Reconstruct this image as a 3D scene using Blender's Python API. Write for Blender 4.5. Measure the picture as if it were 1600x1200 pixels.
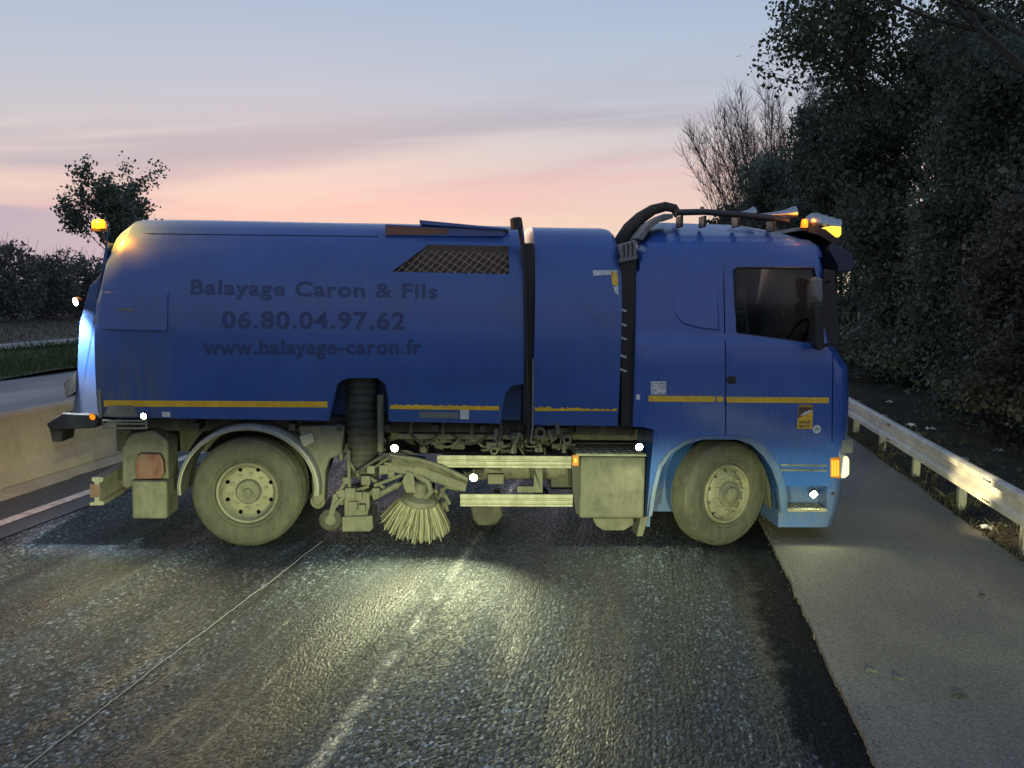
import bpy, bmesh, math, random
import numpy as np
from mathutils import Vector, Matrix
random.seed(7)
rng = np.random.default_rng(11)
scene = bpy.context.scene
for o in list(bpy.data.objects):
    bpy.data.objects.remove(o, do_unlink=True)
COL = scene.collection
R = math.radians

# ------------------------------------------------------------------ camera
F, H = 1500.0, 2.5                       # focal length in photo pixels (1600 wide), eye height in metres
ROLL = math.atan(0.0175)
PITCH = math.atan((600 - 451) * math.cos(ROLL) / F)
fwd = Vector((0, math.cos(PITCH), -math.sin(PITCH)))
up0 = Vector((0, math.sin(PITCH), math.cos(PITCH)))
right = Vector((1, 0, 0)) * math.cos(ROLL) + up0 * math.sin(ROLL)
up = Vector((-1, 0, 0)) * math.sin(ROLL) + up0 * math.cos(ROLL)
cam_d = bpy.data.cameras.new('camera')
cam = bpy.data.objects.new('camera', cam_d); COL.objects.link(cam)
cam_d.sensor_width = 36; cam_d.lens = 36 * F / 1600
cam_d.clip_start = 0.05; cam_d.clip_end = 4000
cam.matrix_world = Matrix(((right.x, up.x, -fwd.x, 0), (right.y, up.y, -fwd.y, 0), (right.z, up.z, -fwd.z, H), (0, 0, 0, 1)))
scene.camera = cam
scene.render.resolution_x, scene.render.resolution_y = 1024, 768

# ------------------------------------------------------------------ dusk sky
SUN_AZ, SUN_EL = R(-12), R(1.0)          # afterglow straight ahead, a little to the left
world = bpy.data.worlds.new('World'); scene.world = world; world.use_nodes = True
wn = world.node_tree; wn.nodes.clear()
def N(nt, typ, **kw):
    n = nt.nodes.new(typ)
    for k, v in kw.items():
        if k in ('inputs', 'i'):
            for a, b in v.items(): n.inputs[a].default_value = b
        else: setattr(n, k, v)
    return n
def ramp(nt, stops, interp='LINEAR'):
    n = nt.nodes.new('ShaderNodeValToRGB'); e = n.color_ramp.elements
    n.color_ramp.interpolation = interp
    while len(e) < len(stops): e.new(0.5)
    for k, (p, c) in enumerate(stops):
        e[k].position = p
        e[k].color = (c, c, c, 1) if isinstance(c, (int, float)) else (c[0], c[1], c[2], 1)
    return n
def mixc(nt, a, b, fac, blend='MIX'):
    n = nt.nodes.new('ShaderNodeMix'); n.data_type = 'RGBA'; n.blend_type = blend
    for sock, v in ((n.inputs[0], fac), (n.inputs[6], a), (n.inputs[7], b)):
        if isinstance(v, bpy.types.NodeSocket): nt.links.new(v, sock)
        elif isinstance(v, (int, float)): sock.default_value = v
        else: sock.default_value = (v[0], v[1], v[2], 1)
    return n.outputs[2]
def math_n(nt, op, a, b=None, clamp=False):
    n = nt.nodes.new('ShaderNodeMath'); n.operation = op; n.use_clamp = clamp
    for k, v in enumerate((a, b)):
        if v is None: continue
        if isinstance(v, bpy.types.NodeSocket): nt.links.new(v, n.inputs[k])
        else: n.inputs[k].default_value = v
    return n.outputs[0]
L = wn.links.new
tc = N(wn, 'ShaderNodeTexCoord')
sep = N(wn, 'ShaderNodeSeparateXYZ'); L(tc.outputs['Generated'], sep.inputs[0])
warm = ramp(wn, [(0.0, (.78, .58, .44)), (.065, (.76, .58, .48)), (.105, (.70, .55, .52)), (.145, (.60, .55, .56)), (.19, (.47, .51, .60)), (.28, (.35, .45, .61)), (.50, (.25, .36, .55)), (1.0, (.21, .31, .50))])
cool = ramp(wn, [(0.0, (.42, .42, .50)), (.15, (.44, .45, .55)), (.30, (.37, .44, .58)), (.50, (.27, .38, .56)), (1.0, (.21, .31, .50))])
for rr in (warm, cool): L(sep.outputs['Z'], rr.inputs[0])
az = math_n(wn, 'ADD', math_n(wn, 'MULTIPLY', sep.outputs['Y'], 0.62), math_n(wn, 'MULTIPLY', sep.outputs['X'], 0.10))
azf = ramp(wn, [(0.0, 0.0), (1.0, 1.0)], 'EASE'); L(math_n(wn, 'ADD', az, 0.38, True), azf.inputs[0])
grad = mixc(wn, cool.outputs[0], warm.outputs[0], azf.outputs[0])
# long cloud streaks, rising slightly to the right
cz = math_n(wn, 'SUBTRACT', sep.outputs['Z'], math_n(wn, 'MULTIPLY', sep.outputs['X'], 0.105))
cmb = N(wn, 'ShaderNodeCombineXYZ'); L(sep.outputs['X'], cmb.inputs[0]); L(sep.outputs['Y'], cmb.inputs[1])
L(math_n(wn, 'MULTIPLY', cz, 11.0), cmb.inputs[2])
nz = N(wn, 'ShaderNodeTexNoise', i={'Scale': 1.55, 'Detail': 6.0, 'Roughness': .52, 'Distortion': .35}); L(cmb.outputs[0], nz.inputs['Vector'])
cm = ramp(wn, [(0.42, 0.0), (0.60, 1.0)], 'EASE'); L(nz.outputs['Fac'], cm.inputs[0])
# the main band lies near 8-10 degrees up
bandr = ramp(wn, [(0.055, 0.0), (0.09, .75), (.125, 1.0), (.165, 1.0), (.195, .45), (.25, .15), (.45, .3), (1, .3)], 'EASE'); L(cz, bandr.inputs[0])
cfac = math_n(wn, 'MULTIPLY', cm.outputs[0], math_n(wn, 'MULTIPLY', bandr.outputs[0], 0.85), True)
ccol = ramp(wn, [(.05, (.76, .52, .46)), (.10, (.74, .45, .46)), (.125, (.55, .43, .47)), (.155, (.40, .385, .455)), (.21, (.41, .43, .51)), (.3, (.38, .42, .52)), (1, (.25, .32, .45))]); L(cz, ccol.inputs[0])
sky1 = mixc(wn, grad, ccol.outputs[0], cfac)
# low distant cloud bank
nz2 = N(wn, 'ShaderNodeTexNoise', i={'Scale': 3.2, 'Detail': 5.0, 'Roughness': .55}); 
cmb2 = N(wn, 'ShaderNodeCombineXYZ'); L(sep.outputs['X'], cmb2.inputs[0]); L(sep.outputs['Y'], cmb2.inputs[1]); L(math_n(wn, 'MULTIPLY', sep.outputs['Z'], 9.0), cmb2.inputs[2]); L(cmb2.outputs[0], nz2.inputs['Vector'])
lowz = math_n(wn, 'ADD', sep.outputs['Z'], math_n(wn, 'MULTIPLY', math_n(wn, 'SUBTRACT', nz2.outputs['Fac'], .5), .10))
lowr = ramp(wn, [(0.052, .8), (.070, 0.0)], 'EASE'); L(lowz, lowr.inputs[0])
lowx = ramp(wn, [(0.0, 1.0), (.70, 0.0)], 'EASE'); L(math_n(wn, 'ADD', sep.outputs['X'], .42, True), lowx.inputs[0])
sky2 = mixc(wn, sky1, (.36, .36, .47), math_n(wn, 'MULTIPLY', lowr.outputs[0], lowx.outputs[0]))
nish = N(wn, 'ShaderNodeTexSky', sky_type='NISHITA', sun_disc=False, sun_elevation=SUN_EL, sun_rotation=SUN_AZ, altitude=50, air_density=1.2, dust_density=1.5)
bg1 = N(wn, 'ShaderNodeBackground', i={'Strength': 0.92}); L(sky2, bg1.inputs[0])
bg2 = N(wn, 'ShaderNodeBackground', i={'Strength': 0.012}); L(nish.outputs[0], bg2.inputs[0])
add = N(wn, 'ShaderNodeAddShader'); L(bg1.outputs[0], add.inputs[0]); L(bg2.outputs[0], add.inputs[1])
wo = N(wn, 'ShaderNodeOutputWorld'); L(add.outputs[0], wo.inputs[0])

sun_d = bpy.data.lights.new('sun', 'SUN'); sun_d.energy = 0.12; sun_d.angle = R(12); sun_d.color = (1, .66, .45)
sun = bpy.data.objects.new('sun', sun_d); COL.objects.link(sun)
sdir = Vector((math.sin(SUN_AZ) * math.cos(R(4)), math.cos(SUN_AZ) * math.cos(R(4)), math.sin(R(4))))
sun.rotation_euler = sdir.to_track_quat('Z', 'Y').to_euler()
# low-beam headlamps of the vehicle the photograph is taken from: two real lamps under the eye point
for sx in (-0.92, 0.92):
    hd = bpy.data.lights.new('headlamp_beam', 'SPOT'); hd.energy = 2200; hd.color = (.94, 1.0, .50)
    hd.spot_size = R(104); hd.spot_blend = 0.5; hd.shadow_soft_size = 0.07
    ho = bpy.data.objects.new('headlamp_beam', hd); COL.objects.link(ho)
    ho.location = (sx, 0.5, 0.92)
    d = Vector((sx * 0.22, 1, -math.tan(R(4.3))))
    ho.rotation_euler = d.to_track_quat('-Z', 'Y').to_euler()
    ho.scale = (1, 0.082, 1)

vs = scene.view_settings
vs.view_transform = 'Standard'; vs.look = 'None'; vs.exposure = 0.26; vs.gamma = 1.0; vs.use_curve_mapping = False
scene.render.engine = 'CYCLES'
scene.cycles.max_bounces = 6; scene.cycles.diffuse_bounces = 3; scene.cycles.glossy_bounces = 3; scene.cycles.transmission_bounces = 4

# ------------------------------------------------------------------ helpers
def ray(px, py):
    return right * ((px - 800) / F) + up * ((600 - py) / F) + fwd
def ground(px, py, z=0.0):
    d = ray(px, py); return Vector((0, 0, H)) + d * ((z - H) / d.z)
A = R(8.2)                                # the road's heading, east of the view axis
cA, sA = math.cos(A), math.sin(A)
def RP(s, t, z=0.0):                      # road coordinates: s across (right), t along
    return Vector((s * cA + t * sA, -s * sA + t * cA, z))

class MB:
    def __init__(self): self.v = []; self.f = []; self.m = []
    def add(self, verts, faces, mi=0):
        o = len(self.v); self.v += [tuple(p) for p in verts]
        self.f += [tuple(i + o for i in f) for f in faces]; self.m += [mi] * len(faces); return self
    def box(self, x0, x1, y0, y1, z0, z1, mi=0):
        return self.add([(x0, y0, z0), (x1, y0, z0), (x1, y1, z0), (x0, y1, z0), (x0, y0, z1), (x1, y0, z1), (x1, y1, z1), (x0, y1, z1)],
                        [(0, 3, 2, 1), (4, 5, 6, 7), (0, 1, 5, 4), (1, 2, 6, 5), (2, 3, 7, 6), (3, 0, 4, 7)], mi)
    def prism(self, poly, y0, y1, mi=0):       # poly of (x, z), extruded along y
        a = sum(poly[i][0] * poly[(i + 1) % len(poly)][1] - poly[(i + 1) % len(poly)][0] * poly[i][1] for i in range(len(poly)))
        if a < 0: poly = poly[::-1]
        n = len(poly)
        vs_ = [(p[0], y0, p[1]) for p in poly] + [(p[0], y1, p[1]) for p in poly]
        fs = [tuple(range(n)), tuple(range(2 * n - 1, n - 1, -1))]
        fs += [(i, i + n, (i + 1) % n + n, (i + 1) % n) for i in range(n)]
        return self.add(vs_, fs, mi)
    def lathe(self, prof, c=(0, 0, 0), axis='y', n=40, mi=0, a0=0, a1=2 * math.pi):
        full = abs(a1 - a0 - 2 * math.pi) < 1e-6
        m = n if full else n + 1
        vs_ = []; k = len(prof)
        for i in range(m):
            a = a0 + (a1 - a0) * i / n; ca, sa = math.cos(a), math.sin(a)
            for h, r in prof:
                p = {'y': (r * ca, h, r * sa), 'z': (r * ca, r * sa, h), 'x': (h, r * ca, r * sa)}[axis]
                vs_.append((c[0] + p[0], c[1] + p[1], c[2] + p[2]))
        fs = []
        for i in range(n):
            j = (i + 1) % m
            for q in range(k - 1): fs.append((i * k + q, j * k + q, j * k + q + 1, i * k + q + 1))
        return self.add(vs_, fs, mi)
    def tube(self, pts, rad, n=8, caps=True, mi=0):
        pts = [Vector(p) for p in pts]; m = len(pts)
        rs = rad if isinstance(rad, (list, tuple)) else [rad] * m
        vs_ = []; ref = None
        for i, p in enumerate(pts):
            d = (pts[min(i + 1, m - 1)] - pts[max(i - 1, 0)])
            d = d.normalized() if d.length > 1e-9 else Vector((0, 0, 1))
            if ref is None: ref = d.orthogonal().normalized()
            ref = (ref - d * ref.dot(d)); ref = ref.normalized() if ref.length > 1e-6 else d.orthogonal().normalized()
            b = d.cross(ref)
            for q in range(n):
                a = 2 * math.pi * q / n
                vs_.append(p + (ref * math.cos(a) + b * math.sin(a)) * rs[i])
        fs = [(i * n + q, i * n + (q + 1) % n, (i + 1) * n + (q + 1) % n, (i + 1) * n + q) for i in range(m - 1) for q in range(n)]
        if caps: fs += [tuple(range(n - 1, -1, -1)), tuple(range((m - 1) * n, m * n))]
        return self.add(vs_, fs, mi)
    def bar(self, a, b, w, h):                 # square bar between two points
        a, b = Vector(a), Vector(b); d = (b - a).normalized()
        s = d.cross(Vector((0, 0, 1))); s = s.normalized() if s.length > 1e-4 else Vector((1, 0, 0))
        u_ = s.cross(d)
        vs_ = [p + s * (sx * w / 2) + u_ * (sy * h / 2) for p in (a, b) for sx, sy in ((-1, -1), (1, -1), (1, 1), (-1, 1))]
        return self.add(vs_, [(0, 1, 2, 3), (7, 6, 5, 4), (0, 4, 5, 1), (1, 5, 6, 2), (2, 6, 7, 3), (3, 7, 4, 0)])
    def mesh(self, name='m'):
        me = bpy.data.meshes.new(name); me.from_pydata(self.v, [], self.f); me.update(); return me
    def build(self, name, mat, parent=None, smooth=None, bevel=0, loc=None, fix=False):
        me = self.mesh(name)
        if fix:
            bm = bmesh.new(); bm.from_mesh(me); bmesh.ops.recalc_face_normals(bm, faces=bm.faces); bm.to_mesh(me); bm.free()
        for m_ in (mat if isinstance(mat, (list, tuple)) else [mat]): me.materials.append(m_)
        if any(self.m): me.polygons.foreach_set('material_index', self.m)
        return link(name, me, parent, smooth, bevel, loc)
def link(name, me, parent=None, smooth=None, bevel=0, loc=None):
    if smooth is not None:
        me.polygons.foreach_set('use_smooth', [True] * len(me.polygons)); me.set_sharp_from_angle(angle=R(smooth))
    o = bpy.data.objects.new(name, me); COL.objects.link(o)
    if parent: o.parent = parent
    if loc is not None: o.location = loc
    if bevel:
        b = o.modifiers.new('edge', 'BEVEL'); b.width = bevel; b.segments = 2; b.limit_method = 'ANGLE'; b.angle_limit = R(40)
    return o
def tag(o, label=None, cat=None, group=None, kind=None):
    if label: o['label'] = label
    if cat: o['category'] = cat
    if group: o['group'] = group
    if kind: o['kind'] = kind
    return o
def empty(name, loc=(0, 0, 0), rz=0, parent=None):
    o = bpy.data.objects.new(name, None); COL.objects.link(o); o.location = loc; o.rotation_euler = (0, 0, rz)
    o.empty_display_size = .2
    if parent: o.parent = parent
    return o
def cut(me, cutters):                          # boolean difference on a mesh datablock
    base = bpy.data.objects.new('tmp', me); COL.objects.link(base); tmp = [base]
    for c in cutters:
        cm_ = c.mesh('cut')
        bm = bmesh.new(); bm.from_mesh(cm_); bmesh.ops.recalc_face_normals(bm, faces=bm.faces); bm.to_mesh(cm_); bm.free()
        co = bpy.data.objects.new('tmpc', cm_); COL.objects.link(co); tmp.append(co)
        md = base.modifiers.new('b', 'BOOLEAN'); md.operation = 'DIFFERENCE'; md.solver = 'EXACT'; md.object = co
        if cm_.materials: pass
    dg = bpy.context.evaluated_depsgraph_get(); dg.update()
    out = bpy.data.meshes.new_from_object(base.evaluated_get(dg))
    for o in tmp: bpy.data.objects.remove(o, do_unlink=True)
    return out
def dup(o, parent=None):
    c = o.copy(); COL.objects.link(c)
    if parent: c.parent = parent
    for ch in list(o.children): dup(ch, c)
    return c

# ------------------------------------------------------------------ materials
MATS = {}
def new_mat(name):
    m = bpy.data.materials.new(name); m.use_nodes = True; nt = m.node_tree
    return m, nt, nt.nodes['Principled BSDF']
def pm(name, col, rough=.5, metal=0.0, var=.2, scale=5.0, dust=0.0, dustcol=(.27, .26, .205), bump=0.0, bscale=60.0, low=None, coat=0.0, spec=.5, rvar=.15, streak=0.0, rear=None):
    """painted / worn surface: colour variation, patchy dust (more below height low), fine relief"""
    m, nt, b = new_mat(name); l = nt.links.new
    tcn = N(nt, 'ShaderNodeTexCoord'); co = tcn.outputs['Object']
    n1 = N(nt, 'ShaderNodeTexNoise', i={'Scale': scale, 'Detail': 7.0, 'Roughness': .62}); l(co, n1.inputs['Vector'])
    r1 = ramp(nt, [(.3, 1 - var), (.7, 1 + var * .6)]); l(n1.outputs['Fac'], r1.inputs[0])
    base = mixc(nt, col, r1.outputs[0], 1.0, 'MULTIPLY')
    rough_s = math_n(nt, 'ADD', math_n(nt, 'MULTIPLY', math_n(nt, 'SUBTRACT', n1.outputs['Fac'], .5), rvar * 2), rough, True)
    if dust > 0:
        mp = N(nt, 'ShaderNodeMapping', i={'Scale': (1.0, 1.0, .45)}); l(co, mp.inputs['Vector'])
        n2 = N(nt, 'ShaderNodeTexNoise', i={'Scale': scale * 1.3, 'Detail': 9.0, 'Roughness': .7}); l(mp.outputs[0], n2.inputs['Vector'])
        f = n2.outputs['Fac']
        if low is not None:
            sp = N(nt, 'ShaderNodeSeparateXYZ'); l(co, sp.inputs[0])
            hgt = N(nt, 'ShaderNodeMapRange', i={'From Min': low[1], 'From Max': low[0], 'To Min': -.32, 'To Max': .28}); l(sp.outputs['Z'], hgt.inputs['Value'])
            f = math_n(nt, 'ADD', f, hgt.outputs[0])
        r2 = ramp(nt, [(.62 - dust * .42, 0.0), (.80 - dust * .2, min(1, .35 + dust * .6))]); l(f, r2.inputs[0])
        base = mixc(nt, base, dustcol, r2.outputs[0])
        rough_s = math_n(nt, 'ADD', rough_s, math_n(nt, 'MULTIPLY', r2.outputs[0], .4), True)
    if streak > 0:                              # rain-washed grime runs, fine scratches, dirt behind the rear hatch
        m3 = N(nt, 'ShaderNodeMapping', i={'Scale': (9.0, 3.0, .55)}); l(co, m3.inputs['Vector'])
        n4 = N(nt, 'ShaderNodeTexNoise', i={'Scale': 2.4, 'Detail': 8.0, 'Roughness': .66}); l(m3.outputs[0], n4.inputs['Vector'])
        n5 = N(nt, 'ShaderNodeTexNoise', i={'Scale': .9, 'Detail': 5.0, 'Roughness': .6}); l(co, n5.inputs['Vector'])
        r4 = ramp(nt, [(.44, 0.0), (.78, 1.0)]); l(n4.outputs['Fac'], r4.inputs[0]); r5 = ramp(nt, [(.38, .15), (.66, 1.0)]); l(n5.outputs['Fac'], r5.inputs[0])
        gf = math_n(nt, 'MULTIPLY', math_n(nt, 'MULTIPLY', r4.outputs[0], r5.outputs[0]), streak)
        if rear:
            sp2 = N(nt, 'ShaderNodeSeparateXYZ'); l(co, sp2.inputs[0]); ox = math_n(nt, 'ADD', sp2.outputs['X'], math_n(nt, 'MULTIPLY', n4.outputs['Fac'], .25))
            rx = N(nt, 'ShaderNodeMapRange', i={'From Min': rear[0] + .22, 'From Max': rear[0], 'To Min': 0, 'To Max': 1}); l(ox, rx.inputs['Value'])
            rz = N(nt, 'ShaderNodeMapRange', i={'From Min': rear[1] + .05, 'From Max': rear[1] - .25, 'To Min': 0, 'To Max': 1}); l(sp2.outputs['Z'], rz.inputs['Value'])
            rm = math_n(nt, 'MULTIPLY', math_n(nt, 'MULTIPLY', rx.outputs[0], rz.outputs[0]), math_n(nt, 'ADD', .25, r4.outputs[0]))
            gf = math_n(nt, 'ADD', gf, math_n(nt, 'MULTIPLY', rm, .75), True)
        base = mixc(nt, base, (.13, .125, .11), gf); rough_s = math_n(nt, 'ADD', rough_s, math_n(nt, 'MULTIPLY', gf, .5), True)
        vs1 = N(nt, 'ShaderNodeTexNoise', i={'Scale': 38.0, 'Detail': 2.0}); m4 = N(nt, 'ShaderNodeMapping', i={'Scale': (1, 1, 8), 'Rotation': (0, .5, 0)}); l(co, m4.inputs['Vector']); l(m4.outputs[0], vs1.inputs['Vector'])
        r6 = ramp(nt, [(.70, 0.0), (.76, .45)]); l(vs1.outputs['Fac'], r6.inputs[0]); base = mixc(nt, base, (.22, .24, .30), math_n(nt, 'MULTIPLY', r6.outputs[0], r5.outputs[0]))
        wv = N(nt, 'ShaderNodeTexNoise', i={'Scale': 1.6, 'Detail': 1.0}); l(co, wv.inputs['Vector'])
        bw = N(nt, 'ShaderNodeBump', i={'Strength': .12, 'Distance': .05}); l(wv.outputs['Fac'], bw.inputs['Height']); l(bw.outputs[0], b.inputs['Normal'])
    l(base, b.inputs['Base Color']); l(rough_s, b.inputs['Roughness'])
    b.inputs['Metallic'].default_value = metal; b.inputs['Specular IOR Level'].default_value = spec
    b.inputs['Coat Weight'].default_value = coat; b.inputs['Coat Roughness'].default_value = .12
    if bump:
        n3 = N(nt, 'ShaderNodeTexNoise', i={'Scale': bscale, 'Detail': 4.0}); l(co, n3.inputs['Vector'])
        bp = N(nt, 'ShaderNodeBump', i={'Strength': bump, 'Distance': .01}); l(n3.outputs['Fac'], bp.inputs['Height']); l(bp.outputs[0], b.inputs['Normal'])
    MATS[name] = m; return m
def emit(name, col, strength):
    m, nt, b = new_mat(name)
    b.inputs['Base Color'].default_value = (*col, 1); b.inputs['Emission Color'].default_value = (*col, 1); b.inputs['Emission Strength'].default_value = strength
    MATS[name] = m; return m
BLUE = (.036, .098, .315)
M_paint = pm('blue_paint', BLUE, .30, var=.18, scale=1.3, dust=.30, low=(.75, 1.75), dustcol=(.12, .125, .115), coat=.25, rvar=.12, streak=.30, rear=(-.70, 1.98))
M_cabpaint = pm('cab_blue_paint', (.028, .094, .345), .27, var=.15, scale=1.1, dust=.14, low=(.40, 1.15), dustcol=(.12, .14, .15), coat=.35, rvar=.10, streak=.22)
M_tail = pm('tailgate_paint', (.045, .105, .26), .42, var=.25, scale=3, dust=.35, low=(1.2, 2.2), dustcol=(.15, .14, .12))
M_letter = pm('navy_lettering', (.026, .048, .150), .45, var=.2, scale=9)
M_yellow = pm('yellow_tape', (.78, .47, .03), .45, var=.25, scale=14, dust=.15, dustcol=(.42, .38, .30))
M_black = pm('black_plastic', (.012, .012, .013), .5, var=.3, scale=8, dust=.2, dustcol=(.09, .085, .07))
M_rubber = pm('tyre_rubber', (.035, .034, .030), .75, var=.3, scale=9, dust=.7, dustcol=(.092, .092, .063), bump=.25, bscale=90)
M_rubberc = pm('clean_rubber', (.020, .020, .018), .7, var=.3, scale=9, dust=.6, dustcol=(.085, .083, .062), bump=.2, bscale=60)
M_rim = pm('dusty_rim', (.15, .148, .108), .6, var=.35, scale=10, dust=.4, dustcol=(.21, .205, .14), bump=.1)
M_dusty = pm('dusty_steel', (.085, .084, .066), .68, var=.5, scale=7, dust=.55, dustcol=(.175, .172, .12), bump=.15, bscale=40)
M_dark = pm('chassis_black', (.022, .021, .020), .65, var=.4, scale=6, dust=.45, dustcol=(.14, .135, .10), bump=.2, bscale=40)
M_alu = pm('dusty_aluminium', (.27, .265, .205), .5, metal=.3, var=.35, scale=7, dust=.5, dustcol=(.22, .215, .15))
M_chrome = pm('dull_chrome', (.36, .37, .38), .30, metal=1.0, var=.1, scale=8)
M_white = pm('white_label', (.62, .63, .62), .5, var=.25, scale=22)
M_ink = pm('label_ink', (.03, .03, .035), .6, var=.1)
M_red = pm('red_lens', (.12, .034, .026), .45, var=.3, scale=8, dust=.6, dustcol=(.16, .12, .085))
M_orange = emit('orange_lamp_glow', (1.0, .24, .01), 1.05)
M_orange2 = emit('orange_marker_glow', (1.0, .26, .02), 1.3)
M_amberglass = pm('amber_lens', (.55, .20, .02), .3, var=.2)
M_lamp = emit('work_lamp_glow', (1.0, 1.0, .62), 30.0)
M_head = emit('head_lamp_glow', (1.0, .84, .50), .75)
M_yellamp = emit('yellow_roof_lamp_glow', (1.0, .66, .06), 1.2)
M_grey = pm('grey_trim', (.16, .165, .165), .5, var=.25, scale=8, dust=.4)
M_brown = pm('rusty_radiator', (.10, .072, .058), .75, var=.35, scale=12)
M_mesh = pm('expanded_metal', (.36, .25, .16), .55, var=.3, scale=20)
M_bristle = None
M_inner = pm('cab_interior', (.020, .020, .022), .85, var=.2)
M_seat = pm('red_seat_trim', (.14, .022, .020), .8, var=.3)
def glass_mat(name, tint=(.10, .11, .12)):
    m, nt, b = new_mat(name); l = nt.links.new
    tr = N(nt, 'ShaderNodeBsdfTransparent'); tr.inputs[0].default_value = (*tint, 1)
    gl = N(nt, 'ShaderNodeBsdfGlossy', i={'Roughness': .06}); gl.inputs[0].default_value = (.8, .8, .8, 1)
    fr = N(nt, 'ShaderNodeFresnel', i={'IOR': 1.42}); mx = N(nt, 'ShaderNodeMixShader')
    l(fr.outputs[0], mx.inputs[0]); l(tr.outputs[0], mx.inputs[1]); l(gl.outputs[0], mx.inputs[2])
    l(mx.outputs[0], nt.nodes['Material Output'].inputs[0]); MATS[name] = m; return m
M_glass = glass_mat('tinted_glass', (.62, .64, .65))
M_glassd = pm('dark_glass', (.008, .009, .010), .06, var=.1)

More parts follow.
